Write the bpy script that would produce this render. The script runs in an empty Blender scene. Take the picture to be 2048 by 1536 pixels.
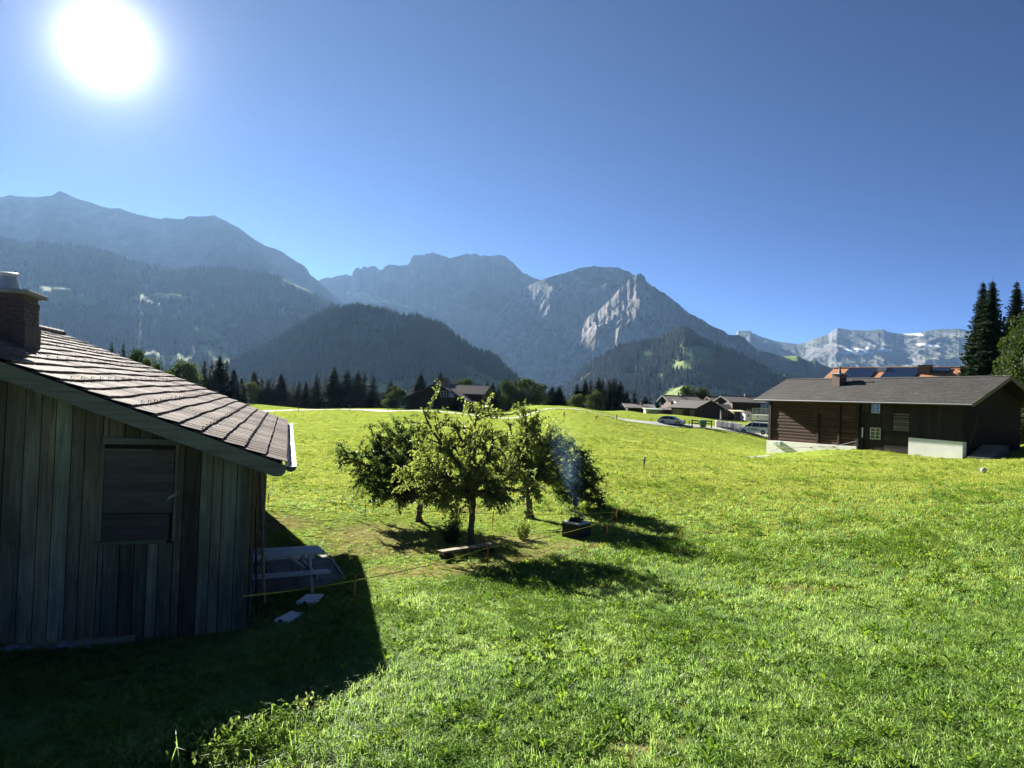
import bpy, math, random
import numpy as np
from mathutils import Vector, Matrix, Euler

random.seed(7)
RNG = np.random.default_rng(11)
scene = bpy.context.scene
COL = scene.collection
R = math.radians

# ------------------------------------------------------------------ camera
FPX = 1480.0                       # focal length in pixels of the 2048 px wide photograph
PITCH, ROLL = 1.16, 2.0            # degrees: up, and anticlockwise tilt of the phone
CAMPOS = Vector((0.0, 0.0, 4.0))
cam_data = bpy.data.cameras.new("camera")
cam_data.sensor_width = 36.0
cam_data.lens = 36.0 * FPX / 2048.0
cam_data.clip_start = 0.1
cam_data.clip_end = 40000.0
cam = bpy.data.objects.new("camera", cam_data)
COL.objects.link(cam)
CAMROT = Matrix.Rotation(R(90.0 + PITCH), 3, 'X') @ Matrix.Rotation(R(ROLL), 3, 'Z')
cam.matrix_world = Matrix.Translation(CAMPOS) @ CAMROT.to_4x4()
scene.camera = cam

def ray(px, py):
    """direction through a photograph pixel, scaled to one metre of forward travel"""
    d = CAMROT @ Vector(((px - 1024.0) / FPX, (768.0 - py) / FPX, -1.0))
    return d / d.y
def at(px, py, dist):
    return CAMPOS + ray(px, py) * dist
CAMINV = CAMROT.transposed()
def proj(P):
    q = CAMINV @ (Vector(P) - CAMPOS)
    return 1024.0 + FPX * q.x / -q.z, 768.0 - FPX * q.y / -q.z

# ------------------------------------------------------------------ sky, sun, exposure
SUN_DIR = ray(212, 91).normalized()
SUN_EL = math.asin(SUN_DIR.z)
SUN_AZ = math.atan2(SUN_DIR.x, SUN_DIR.y)
world = bpy.data.worlds.new("World")
scene.world = world
world.use_nodes = True
wn, wl = world.node_tree.nodes, world.node_tree.links
wn.clear()
w_out = wn.new("ShaderNodeOutputWorld")
w_bg = wn.new("ShaderNodeBackground")
sky = wn.new("ShaderNodeTexSky")
sky.sky_type = 'NISHITA'
sky.sun_disc = False
sky.sun_elevation = SUN_EL
sky.sun_rotation = SUN_AZ
sky.altitude = 1350.0
sky.air_density = 0.165
sky.dust_density = 0.0
sky.ozone_density = 8.5
SKY_STRENGTH = 0.05
w_bg.inputs[1].default_value = SKY_STRENGTH
# circumsolar aureole: forward scattering of the real sun in the air around its direction
geo = wn.new("ShaderNodeNewGeometry")
dot = wn.new("ShaderNodeVectorMath"); dot.operation = 'DOT_PRODUCT'
nrm = wn.new("ShaderNodeVectorMath"); nrm.operation = 'NORMALIZE'
tcw = wn.new("ShaderNodeTexCoord")
wl.new(tcw.outputs['Generated'], nrm.inputs[0])
wl.new(nrm.outputs[0], dot.inputs[0])
dot.inputs[1].default_value = SUN_DIR
def wmath(op, a, b=None):
    m = wn.new("ShaderNodeMath"); m.operation = op
    for i, v in enumerate((a, b)):
        if v is None: continue
        if isinstance(v, (int, float)): m.inputs[i].default_value = v
        else: wl.new(v, m.inputs[i])
    return m.outputs[0]
def hg(g, k):      # Henyey-Greenstein lobe
    den = wmath('ADD', wmath('MULTIPLY', dot.outputs['Value'], -2.0 * g), 1.0 + g * g)
    return wmath('MULTIPLY', wmath('POWER', den, -1.5), k * (1 - g * g) / (4 * math.pi))
AUREOLE = [(0.975, 0.125), (0.85, 0.05)]
lobe = wmath('ADD', hg(*AUREOLE[0]), hg(*AUREOLE[1]))
aur = wn.new("ShaderNodeVectorMath"); aur.operation = 'SCALE'
aur.inputs[0].default_value = (1.0, 0.97, 0.92)
wl.new(lobe, aur.inputs['Scale'])
addc = wn.new("ShaderNodeVectorMath"); addc.operation = 'ADD'
wl.new(sky.outputs[0], addc.inputs[0]); wl.new(aur.outputs[0], addc.inputs[1])
wl.new(addc.outputs[0], w_bg.inputs[0])
wl.new(w_bg.outputs[0], w_out.inputs[0])

sun_data = bpy.data.lights.new("sun", 'SUN')
sun_data.energy = 5.0
sun_data.angle = R(0.53)
sun_data.color = (1.0, 0.95, 0.86)
sun = bpy.data.objects.new("sun", sun_data)
COL.objects.link(sun)
sun.location = (0, 0, 30)
sun.rotation_euler = SUN_DIR.to_track_quat('Z', 'Y').to_euler()

vs = scene.view_settings
vs.view_transform = 'Standard'; vs.look = 'None'; vs.gamma = 1.0; vs.use_curve_mapping = False
vs.exposure = 2.15
cy = scene.cycles
cy.use_denoising = True
try:
    cy.denoiser = 'OPENIMAGEDENOISE'; cy.denoising_input_passes = 'RGB_ALBEDO_NORMAL'
except Exception: pass
cy.max_bounces = 6; cy.diffuse_bounces = 3; cy.glossy_bounces = 2; cy.transmission_bounces = 4
cy.volume_bounces = 1; cy.transparent_max_bounces = 12
cy.caustics_reflective = False; cy.caustics_refractive = False
cy.use_adaptive_sampling = True; cy.adaptive_threshold = 0.01
HAZE_DENSITY = 0.20e-4
HAZE_COLOR = (0.30, 0.52, 0.88)

# ------------------------------------------------------------------ numpy noise
def _hash(ix, iy, seed):
    h = (ix.astype(np.int64) * 374761393 + iy.astype(np.int64) * 668265263 + seed * 974634777) & 0xffffffff
    h = ((h ^ (h >> 13)) * 1274126177) & 0xffffffff
    return ((h ^ (h >> 16)) & 0xffffff) / float(0xffffff)
def vnoise(x, y, seed=0):
    x = np.asarray(x, float); y = np.asarray(y, float)
    ix, iy = np.floor(x), np.floor(y); fx, fy = x - ix, y - iy
    u, v = fx * fx * (3 - 2 * fx), fy * fy * (3 - 2 * fy)
    a, b = _hash(ix, iy, seed), _hash(ix + 1, iy, seed)
    c, d = _hash(ix, iy + 1, seed), _hash(ix + 1, iy + 1, seed)
    return (a * (1 - u) + b * u) * (1 - v) + (c * (1 - u) + d * u) * v
def fbm(x, y, seed=0, octv=5, gain=0.5):
    s, a, t = 0.0, 1.0, 0.0
    for o in range(octv):
        s = s + a * vnoise(x, y, seed + o); t += a; a *= gain; x = x * 2.03 + 11.3; y = y * 2.03 - 7.1
    return s / t
def ridged(x, y, seed=0, octv=5):
    s, a, t = 0.0, 1.0, 0.0
    for o in range(octv):
        n = 1 - np.abs(2 * vnoise(x, y, seed + o) - 1); s = s + a * n * n; t += a; a *= 0.5; x = x * 2.05 + 3.7; y = y * 2.05 + 9.2
    return s / t

# ------------------------------------------------------------------ ground height: thin-plate fit through surveyed points
_pts = []
def gp(px, py, d): P = at(px, py, d); _pts.append((P.x, P.y, P.z))
for a in [(1024,1536,5.6),(1600,1536,5.5),(2048,1536,5.3),(400,1536,5.9),(0,1536,6.4),(2400,1536,5.3),(-300,1536,6.6),
          (0,1300,10.9),(-300,1310,10.2),(485,1265,11.9),(775,1350,7.8),(580,1168,15.5),(706,1225,12.0),(947,1098,19),(1155,1077,20.0),
          (1213,1083,19.5),(1232,1052,22),(975,1151,15.6),(840,1042,23.5),(1062,1036,24),(1500,1200,12.5),(2000,1200,12.5),(2048,1000,23),(1500,1000,27),
          (1967,946,40),(1500,920,50),(1930,914,55),(1536,911,69),(1720,897,62.5),(1820,908,58.5),(2048,892,58),(2300,880,58),
          (1100,900,50),(700,900,48),(600,960,32),(538,1015,24),(730,1035,23.5),
          (300,835,125),(560,822,128),(760,822,128),(900,826,124),(1055,832,118),(1250,842,115),(1340,851,117),(1440,859,117),(1510,870,117),(1620,900,105),
          (450,806,152),(540,812,150),(650,818,146),(760,817,148),(880,818,150),(1061,813,150),(1160,815,150),(1250,822,150),(1350,830,150),(1500,841,148),(1620,850,150),
          (1900,850,110),(2100,840,110),(1750,865,105),(100,800,125)]: gp(*a)
for a in [(0,2,1.45),(4,2,1.5),(-4,2,1.3),(0,-6,1.7),(8,-4,1.9),(-8,-4,1.4),(0,-40,3),(40,-40,6),(-40,-40,0),(60,10,4),(-40,20,-.5)]: _pts.append(a)
for px in (-1200, -400, 200, 700, 1200, 1700, 2300, 3000):
    for d, drop in ((205, 9.), (300, 22.), (480, 60.), (720, 100.)):
        q = at(px, 800, d); _pts.append((q.x, q.y, 4 - drop))
_pts = np.array(_pts)
def _wc(x, y): return np.arcsinh(np.asarray(x, float) / 6.0), np.arcsinh(np.asarray(y, float) / 6.0)
def _phi(r2): return 0.5 * r2 * np.log(r2 + 1e-12)
_U = np.stack(_wc(_pts[:, 0], _pts[:, 1]), 1); _n = len(_U)
_K = _phi(((_U[:, None] - _U[None]) ** 2).sum(-1)) + 2e-4 * np.eye(_n)
_P = np.concatenate([np.ones((_n, 1)), _U], 1)
_A = np.block([[_K, _P], [_P.T, np.zeros((3, 3))]])
_zc = np.sign(_pts[:, 2] - 4) * np.log1p(np.abs(_pts[:, 2] - 4))
_W = np.linalg.solve(_A, np.concatenate([_zc, np.zeros(3)]))
def ground(x, y):
    x = np.asarray(x, float); y = np.asarray(y, float); sh = np.broadcast(x, y).shape
    xf = np.broadcast_to(x, sh).ravel(); yf = np.broadcast_to(y, sh).ravel()
    out = np.empty(xf.size)
    for s in range(0, xf.size, 20000):
        e = s + 20000
        U = np.stack(_wc(xf[s:e], yf[s:e]), 1)
        v = _phi(((U[:, None] - _U[None]) ** 2).sum(-1)) @ _W[:_n] + _W[_n] + U @ _W[_n + 1:]
        out[s:e] = 4 + np.sign(v) * np.expm1(np.abs(v))
    r = np.hypot(xf, yf)
    amp = np.clip(r / 25, .35, 3.0) * 0.05 * (r < 190)
    out = out + amp * (fbm(xf * 0.9, yf * 0.9, 5, 3) - .5) + 0.10 * (fbm(xf * .13, yf * .13, 9, 3) - .5) * np.clip(r / 20, .3, 2.5) * (r < 190)
    return out.reshape(sh)
def gz(x, y): return float(ground(x, y))
def on_ground(px, py, lo=2.5, hi=190.0):
    d = ray(px, py)
    t = np.geomspace(lo, hi, 500)
    z = CAMPOS.z + d.z * t; g = ground(d.x * t, t)
    k = np.nonzero(z <= g)[0]
    i = int(k[0]) if len(k) else len(t) - 1
    if i > 0:
        t2 = np.linspace(t[i - 1], t[i], 60); k2 = np.nonzero(CAMPOS.z + d.z * t2 <= ground(d.x * t2, t2))[0]
        tt = t2[k2[0]] if len(k2) else t[i]
    else: tt = t[0]
    return Vector((d.x * tt, tt, gz(d.x * tt, tt)))
def on_z(px, py, z):
    d = ray(px, py); return CAMPOS + d * ((z - CAMPOS.z) / d.z)

# ------------------------------------------------------------------ mesh helpers
class MB:
    """collects faces; build() links them as ONE mesh object"""
    def __init__(s): s.v = []; s.f = []; s.m = []; s.cur = 0
    def add(s, vs, fs):
        o = len(s.v); s.v.extend([tuple(p) for p in vs])
        for f in fs: s.f.append(tuple(i + o for i in f)); s.m.append(s.cur)
    def quad(s, a, b, c, d): s.add([a, b, c, d], [(0, 1, 2, 3)])
    def box(s, lo, hi, M=None):
        x0, y0, z0 = lo; x1, y1, z1 = hi
        vs = [(x0,y0,z0),(x1,y0,z0),(x1,y1,z0),(x0,y1,z0),(x0,y0,z1),(x1,y0,z1),(x1,y1,z1),(x0,y1,z1)]
        if M is not None: vs = [M @ Vector(p) for p in vs]
        s.add(vs, [(0,3,2,1),(4,5,6,7),(0,1,5,4),(1,2,6,5),(2,3,7,6),(3,0,4,7)])
    def bevbox(s, lo, hi, b, M=None):
        """box with chamfered vertical and top edges"""
        x0, y0, z0 = lo; x1, y1, z1 = hi
        def ring(i, z): return [(x0+i+b,y0+i,z),(x1-i-b,y0+i,z),(x1-i,y0+i+b,z),(x1-i,y1-i-b,z),(x1-i-b,y1-i,z),(x0+i+b,y1-i,z),(x0+i,y1-i-b,z),(x0+i,y0+i+b,z)]
        vs = ring(0, z0) + ring(0, z1 - b) + ring(b * .7, z1)
        if M is not None: vs = [M @ Vector(p) for p in vs]
        fs = [tuple(range(7, -1, -1)), tuple(range(16, 24))]
        for k in range(2):
            for i in range(8): j = (i + 1) % 8; fs.append((k*8+i, k*8+j, k*8+8+j, k*8+8+i))
        s.add(vs, fs)
    def prism(s, poly, ext):
        """poly: list of 3-D points, pushed along ext"""
        n = len(poly); e = Vector(ext); a = [Vector(p) for p in poly]; b = [p + e for p in a]
        s.add(a + b, [tuple(range(n - 1, -1, -1)), tuple(range(n, 2 * n))] + [(i, (i + 1) % n, n + (i + 1) % n, n + i) for i in range(n)])
    def tube(s, pts, rad, n=8, cap=True):
        pts = [Vector(p) for p in pts]; rings = []
        up = Vector((0, 0, 1))
        for i, p in enumerate(pts):
            t = (pts[min(i + 1, len(pts) - 1)] - pts[max(i - 1, 0)]).normalized()
            a = t.cross(up)
            if a.length < 1e-3: a = t.cross(Vector((1, 0, 0)))
            a.normalize(); b = t.cross(a)
            r = rad[i] if isinstance(rad, (list, tuple)) else rad
            rings.append([p + (a * math.cos(2*math.pi*k/n) + b * math.sin(2*math.pi*k/n)) * r for k in range(n)])
        vs = [q for r_ in rings for q in r_]; fs = []
        for i in range(len(pts) - 1):
            for k in range(n): j = (k + 1) % n; fs.append((i*n+k, i*n+j, (i+1)*n+j, (i+1)*n+k))
        if cap: fs += [tuple(range(n - 1, -1, -1)), tuple(range((len(pts)-1)*n, len(pts)*n))]
        s.add(vs, fs)
    def lathe(s, prof, n=16, c=(0, 0, 0)):
        vs = []; fs = []
        for r, z in prof: vs += [(c[0] + r*math.cos(2*math.pi*k/n), c[1] + r*math.sin(2*math.pi*k/n), c[2] + z) for k in range(n)]
        for i in range(len(prof) - 1):
            for k in range(n): j = (k+1) % n; fs.append((i*n+k, i*n+j, (i+1)*n+j, (i+1)*n+k))
        fs += [tuple(range(n-1, -1, -1)), tuple(range((len(prof)-1)*n, len(prof)*n))]
        s.add(vs, fs)
    def blob(s, c, rx, ry, rz, jit=0.25, n=7, m=5, rnd=random):
        vs = []; fs = []
        for i in range(1, m):
            th = math.pi * i / m
            for k in range(n):
                ph = 2*math.pi*k/n; q = 1 + rnd.uniform(-jit, jit)
                vs.append((c[0]+rx*q*math.sin(th)*math.cos(ph), c[1]+ry*q*math.sin(th)*math.sin(ph), c[2]+rz*q*math.cos(th)))
        vs += [(c[0], c[1], c[2]+rz), (c[0], c[1], c[2]-rz)]
        t, b = len(vs)-2, len(vs)-1
        for i in range(m-2):
            for k in range(n): j=(k+1)%n; fs.append((i*n+k,(i+1)*n+k,(i+1)*n+j,i*n+j))
        for k in range(n): j=(k+1)%n; fs.append((t,k,j)); fs.append((b,(m-2)*n+j,(m-2)*n+k))
        s.add(vs, fs)
    def mesh(s, name, mats):
        me = bpy.data.meshes.new(name)
        me.from_pydata(s.v, [], s.f)
        if not isinstance(mats, (list, tuple)): mats = [mats]
        for m in mats: me.materials.append(m)
        if len(mats) > 1: me.polygons.foreach_set('material_index', s.m)
        me.update(); return me
    def build(s, name, mats, parent=None, smooth=False, shift=None):
        if shift is not None: s.v = [(p[0]-shift[0], p[1]-shift[1], p[2]-shift[2]) for p in s.v]
        me = s.mesh(name, mats)
        if smooth: me.polygons.foreach_set('use_smooth', [True] * len(me.polygons))
        return link(name, me, parent)
def link(name, me, parent=None):
    o = bpy.data.objects.new(name, me); COL.objects.link(o)
    if parent is not None: o.parent = parent
    return o
def tag(o, label=None, cat=None, group=None, kind=None):
    if label: o['label'] = label
    if cat: o['category'] = cat
    if group: o['group'] = group
    if kind: o['kind'] = kind
    return o
def thing(name, loc, rz=0.0, label=None, cat=None, group=None):
    o = bpy.data.objects.new(name, None); COL.objects.link(o)
    o.empty_display_size = 0.2
    o.location = loc; o.rotation_euler = (0, 0, rz)
    return tag(o, label, cat, group)
def copy_tree(o, parent=None):
    c = o.copy(); COL.objects.link(c); c.parent = parent
    for ch in list(o.children): copy_tree(ch, c)
    return c
def np_mesh(name, V, F, mat, attrs=None, smooth=True):
    me = bpy.data.meshes.new(name)
    V = np.asarray(V, np.float32); F = np.asarray(F, np.int32)
    me.vertices.add(len(V)); me.vertices.foreach_set('co', V.ravel())
    k = F.shape[1]; me.loops.add(F.size); me.loops.foreach_set('vertex_index', F.ravel())
    me.polygons.add(len(F)); me.polygons.foreach_set('loop_start', np.arange(0, F.size, k, dtype=np.int32))
    me.update(calc_edges=True)
    if smooth: me.polygons.foreach_set('use_smooth', np.ones(len(F), bool))
    for n, a in (attrs or {}).items():
        at_ = me.attributes.new(n, 'FLOAT', 'POINT'); at_.data.foreach_set('value', np.asarray(a, np.float32).ravel())
    me.materials.append(mat); me.validate()
    return me
def grid_faces(nu, nv):
    i = np.arange((nu - 1) * nv).reshape(nu - 1, nv)[:, :-1].ravel()
    return np.stack([i, i + 1, i + nv + 1, i + nv], 1)

# ------------------------------------------------------------------ materials
class NT:
    def __init__(s, name):
        s.mat = bpy.data.materials.new(name); s.mat.use_nodes = True
        s.n, s.l = s.mat.node_tree.nodes, s.mat.node_tree.links
        s.bsdf = s.n['Principled BSDF']; s.out = s.n['Material Output']
    def new(s, t, **kw):
        x = s.n.new(t)
        for k, v in kw.items(): setattr(x, k, v)
        return x
    def put(s, v, sock):
        if v is None: return
        if hasattr(v, 'is_linked') or hasattr(v, 'links'): s.l.new(v, sock)
        else:
            if isinstance(v, (tuple, list)) and len(v) == 3 and sock.type == 'RGBA': v = (*v, 1)
            sock.default_value = v
    def coord(s, kind='Object', scale=(1, 1, 1)):
        if kind == 'World': c = s.new('ShaderNodeNewGeometry').outputs['Position']
        else: c = s.new('ShaderNodeTexCoord').outputs[kind]
        if scale == (1, 1, 1): return c
        m = s.new('ShaderNodeMapping'); s.l.new(c, m.inputs[0]); m.inputs['Scale'].default_value = scale
        return m.outputs[0]
    def noise(s, vec, scale, detail=4, rough=.55, dist=0.0):
        x = s.new('ShaderNodeTexNoise'); s.put(vec, x.inputs['Vector'])
        x.inputs['Scale'].default_value = scale; x.inputs['Detail'].default_value = detail
        x.inputs['Roughness'].default_value = rough; x.inputs['Distortion'].default_value = dist
        return x.outputs['Fac']
    def ramp(s, fac, stops):
        x = s.new('ShaderNodeValToRGB'); s.put(fac, x.inputs[0])
        e = x.color_ramp.elements
        while len(e) < len(stops): e.new(0.5)
        for el, (p, c) in zip(e, stops):
            el.position = p; el.color = (*c, 1) if isinstance(c, (tuple, list)) else (c, c, c, 1)
        return x.outputs[0]
    def mix(s, fac, a, b, mode='MIX'):
        x = s.new('ShaderNodeMix', data_type='RGBA', blend_type=mode)
        s.put(fac, x.inputs[0]); s.put(a, x.inputs[6]); s.put(b, x.inputs[7])
        return x.outputs[2]
    def math(s, op, a, b=None, c=None):
        x = s.new('ShaderNodeMath', operation=op)
        for i, v in enumerate((a, b, c)): s.put(v, x.inputs[i])
        return x.outputs[0]
    def attr(s, name, out='Fac'): return s.new('ShaderNodeAttribute', attribute_name=name).outputs[out]
    def rand(s): return s.new('ShaderNodeObjectInfo').outputs['Random']
    def bump(s, h, strength=.3, dist=.02):
        x = s.new('ShaderNodeBump'); s.put(h, x.inputs['Height']); x.inputs['Strength'].default_value = strength; x.inputs['Distance'].default_value = dist
        s.l.new(x.outputs[0], s.bsdf.inputs['Normal'])
    def fin(s, col=None, rough=None, metal=None, spec=None):
        s.put(col, s.bsdf.inputs['Base Color']); s.put(rough, s.bsdf.inputs['Roughness'])
        s.put(metal, s.bsdf.inputs['Metallic']); s.put(spec, s.bsdf.inputs['Specular IOR Level'])
        return s.mat
def c3(v, k=1.0): return tuple(min(1, x * k) for x in v)
def plain(name, col, rough=.6, var=.25, scale=6.0, metal=0.0, bump=0.0, spec=.5, coord='Object'):
    t = NT(name); n = t.noise(t.coord(coord), scale, 5)
    c = t.ramp(n, [(.25, c3(col, 1 - var)), (.75, c3(col, 1 + var))])
    if bump: t.bump(n, bump, .02)
    return t.fin(c, rough, metal, spec)
def wood(name, cols, axis='z', grain=1.0, rough=.8, knots=True, tint=.35, spec=.25):
    """weathered board: long grain along one axis, each board (object) with its own tint"""
    t = NT(name)
    sc = {'x': (.6, 9, 9), 'y': (9, .6, 9), 'z': (9, 9, .6)}[axis]
    c = t.coord('Object', tuple(v * grain for v in sc))
    off = t.new('ShaderNodeVectorMath', operation='ADD'); t.l.new(c, off.inputs[0])
    rr = t.new('ShaderNodeCombineXYZ'); r = t.rand()
    for i in range(3): t.l.new(t.math('MULTIPLY', r, 37.0 + 11 * i), rr.inputs[i])
    t.l.new(rr.outputs[0], off.inputs[1]); v = off.outputs[0]
    n1 = t.noise(v, 1.6, 6, .65, .6); n2 = t.noise(t.coord('Object'), 1.3, 4)
    col = t.ramp(n1, [(.28, cols[0]), (.52, cols[1]), (.78, cols[2])])
    col = t.mix(t.math('MULTIPLY', n2, .5), col, c3(cols[1], .55), 'MIX')
    k = t.math('ADD', t.math('MULTIPLY', r, tint * 2), 1 - tint)
    kk = t.new('ShaderNodeCombineXYZ')
    for i in range(3): t.l.new(k, kk.inputs[i])
    col = t.mix(1.0, col, kk.outputs[0], 'MULTIPLY')
    if tint >= .5:       # some boards stay brown, others have gone green-grey
        r2 = t.math('FRACT', t.math('MULTIPLY', r, 7.31)); bc = t.ramp(r2, [(.12, (.90, .78, .62)), (.4, (1.0, .96, .84)), (.85, (.95, 1.0, .90))])
        col = t.mix(1.0, col, bc, 'MULTIPLY')
        st = t.ramp(t.noise(t.coord('Object', (1.2, 1.2, .35)), 1.1, 5, .7), [(.35, .45), (.62, 1.0)])
        col = t.mix(1.0, col, st, 'MULTIPLY')
    if knots:
        vo = t.new('ShaderNodeTexVoronoi'); t.l.new(v, vo.inputs['Vector']); vo.inputs['Scale'].default_value = .8
        m = t.ramp(vo.outputs['Distance'], [(.06, 1.0), (.17, 0.0)])
        col = t.mix(t.math('MULTIPLY', m, .75), col, c3(cols[0], .45))
    t.bump(n1, .35, .01)
    return t.fin(col, rough, 0, spec)
def leafy(name, cols, trans=.45, tcol=None, scale=.6, rough=.55, coord='World', spec=.35):
    """leaf or blade: diffuse + translucent so that back light glows through"""
    t = NT(name)
    n = t.noise(t.coord(coord), scale, 3); r = t.rand()
    f = t.math('ADD', t.math('MULTIPLY', n, .75), t.math('MULTIPLY', r, .25))
    col = t.ramp(f, [(.3, cols[0]), (.5, cols[1]), (.7, cols[2])])
    t.fin(col, rough, 0, spec)
    tr = t.new('ShaderNodeBsdfTranslucent')
    if tcol:
        t.l.new(t.mix(1.0, col, tcol, 'MULTIPLY'), tr.inputs[0])
    else: t.l.new(col, tr.inputs[0])
    mx = t.new('ShaderNodeMixShader'); mx.inputs[0].default_value = trans
    t.l.new(t.bsdf.outputs[0], mx.inputs[1]); t.l.new(tr.outputs[0], mx.inputs[2]); t.l.new(mx.outputs[0], t.out.inputs[0])
    return t.mat

# ------------------------------------------------------------------ scattering of stuff (instances on points)
def scatter(name, pts, rot, scl, idx, protos, parent=None):
    coll = bpy.data.collections.new(name + "_kinds")
    for i, (me) in enumerate(protos):
        o = bpy.data.objects.new("%s_%02d" % (name, i), me); coll.objects.link(o)
    me = bpy.data.meshes.new(name); n = len(pts)
    me.vertices.add(n); me.vertices.foreach_set('co', np.asarray(pts, np.float32).ravel())
    a = me.attributes.new('rot', 'FLOAT_VECTOR', 'POINT'); a.data.foreach_set('vector', np.asarray(rot, np.float32).ravel())
    a = me.attributes.new('scl', 'FLOAT_VECTOR', 'POINT'); a.data.foreach_set('vector', np.asarray(scl, np.float32).ravel())
    a = me.attributes.new('idx', 'INT', 'POINT'); a.data.foreach_set('value', np.asarray(idx, np.int32).ravel())
    o = link(name, me, parent); o['kind'] = 'stuff'
    g = bpy.data.node_groups.new(name + "_nodes", 'GeometryNodeTree')
    g.interface.new_socket('Geometry', in_out='INPUT', socket_type='NodeSocketGeometry')
    g.interface.new_socket('Geometry', in_out='OUTPUT', socket_type='NodeSocketGeometry')
    N, L = g.nodes, g.links
    gi, go = N.new('NodeGroupInput'), N.new('NodeGroupOutput')
    ci = N.new('GeometryNodeCollectionInfo'); ci.inputs['Collection'].default_value = coll
    ci.inputs['Separate Children'].default_value = True; ci.inputs['Reset Children'].default_value = True
    ip = N.new('GeometryNodeInstanceOnPoints'); ip.inputs['Pick Instance'].default_value = True
    def na(n_, ty):
        x = N.new('GeometryNodeInputNamedAttribute'); x.data_type = ty; x.inputs['Name'].default_value = n_
        return x.outputs['Attribute']
    L.new(gi.outputs[0], ip.inputs['Points']); L.new(ci.outputs[0], ip.inputs['Instance'])
    L.new(na('idx', 'INT'), ip.inputs['Instance Index'])
    L.new(na('rot', 'FLOAT_VECTOR'), ip.inputs['Rotation']); L.new(na('scl', 'FLOAT_VECTOR'), ip.inputs['Scale'])
    L.new(ip.outputs[0], go.inputs[0])
    md = o.modifiers.new('scatter', 'NODES'); md.node_group = g
    return o

# ================================================================== SETTING: ground, road, hills
# ---- meadow ground
def dry_mask(x, y):
    """worn, dry cut grass round the apple trees and the fire"""
    d = np.zeros_like(np.asarray(x, float))
    for cx, cy, rx, ry in DRY:
        d = np.maximum(d, 1.25 - np.hypot((x - cx) / rx, (y - cy) / ry))
    d = d * .85 + 1.2 * (fbm(x * 1.5, y * 1.5, 31, 5) - .46) * np.clip(d * 6, 0, 1)
    return np.clip(d * 1.4, 0, .9)
DRY = []
for px, py, rx, ry in [(740,1075,1.4,2.2),(800,1090,1.2,1.8),(860,1140,1.5,1.0),(1080,1110,1.6,1.2),(1160,1090,1.1,.9),(1000,1085,1.5,1.2),(560,1045,1.1,1.3),(930,1020,.7,.7),(1260,1500,.25,.2),(1610,1180,.9,.35)]:
    q = on_ground(px, py); DRY.append((q.x, q.y, rx, ry))
MOWN = [on_ground(*p) for p in [(520,1180),(708,1218),(974,1148),(1213,1080),(1232,1050),(1010,1005),(730,1033),(538,1013)]]
def in_poly(x, y, poly):
    inside = np.zeros(np.shape(x), bool); n = len(poly)
    for i in range(n):
        a, b = poly[i], poly[(i + 1) % n]
        c = ((a.y > y) != (b.y > y)) & (x < (b.x - a.x) * (y - a.y) / (b.y - a.y + 1e-9) + a.x)
        inside ^= c
    return inside

t = NT("meadow_soil")
P = t.coord('World')
n_big = t.noise(P, .10, 4); n_mid = t.noise(P, .9, 5, .6); n_fin = t.noise(P, 9.0, 6, .7); n_st = t.noise(t.coord('World', (1, .35, 1)), 2.2, 5, .65)
far = t.attr('far'); dry = t.attr('dry')
near_c = t.ramp(n_fin, [(.3, (.06, .085, .02)), (.55, (.14, .20, .04)), (.8, (.22, .25, .08))])
far_c = t.ramp(t.math('ADD', t.math('MULTIPLY', n_mid, .4), t.math('MULTIPLY', n_st, .6)), [(.34, (.155, .212, .032)), (.5, (.222, .282, .048)), (.66, (.315, .36, .085))])
far_c = t.mix(t.ramp(n_big, [(.42, 0.0), (.62, .7)]), far_c, (.19, .26, .042))
col = t.mix(far, near_c, far_c)
dry_c = t.ramp(n_fin, [(.3, (.09, .085, .026)), (.5, (.20, .185, .07)), (.7, (.33, .30, .14))])
col = t.mix(dry, col, dry_c)
hb = t.math('ADD', t.math('MULTIPLY', n_fin, .5), t.math('MULTIPLY', n_st, 1.0))
t.bump(hb, .7, .12)
t.fin(col, 1.0, 0, 0.0)
tr = t.new('ShaderNodeBsdfTranslucent')
M_ground = t.mat

nu, nv = 420, 460
us = np.linspace(-math.asinh(620/6), math.asinh(620/6), nu); vsn = np.linspace(-math.asinh(60/6), math.asinh(760/6), nv)
gx = 6*np.sinh(us); gyv = 6*np.sinh(vsn)
GX, GY = np.meshgrid(gx, gyv, indexing='ij'); GZ = ground(GX, GY)
rr_ = np.hypot(GX, GY)
far_a = np.clip((rr_ - 14) / 40, 0, 1)
me = np_mesh('meadow', np.stack([GX, GY, GZ], -1).reshape(-1, 3), grid_faces(nu, nv)[:, ::-1], M_ground,
             {'far': far_a, 'dry': dry_mask(GX, GY) * (rr_ < 45)})
meadow = tag(link('meadow', me), kind='structure')

# ---- valley floor out to the horizon
M_valley = plain("valley_grass", (.06, .085, .03), .95, .4, .004, coord='World')
mb = MB(); ring = []
for r_ in (700, 3000, 9000, 16000):
    ring.append([(r_*math.cos(k*math.pi/32), r_*math.sin(k*math.pi/32), -104 - r_*.0006) for k in range(64)])
mb.v = [q for r_ in ring for q in r_] + [(0, 0, -104)]
for i in range(3):
    for k in range(64): j=(k+1)%64; mb.f.append((i*64+k,(i+1)*64+k,(i+1)*64+j,i*64+j)); mb.m.append(0)
for k in range(64): mb.f.append((256, k, (k+1)%64)); mb.m.append(0)
tag(mb.build('valley_floor', M_valley), kind='structure')

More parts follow.
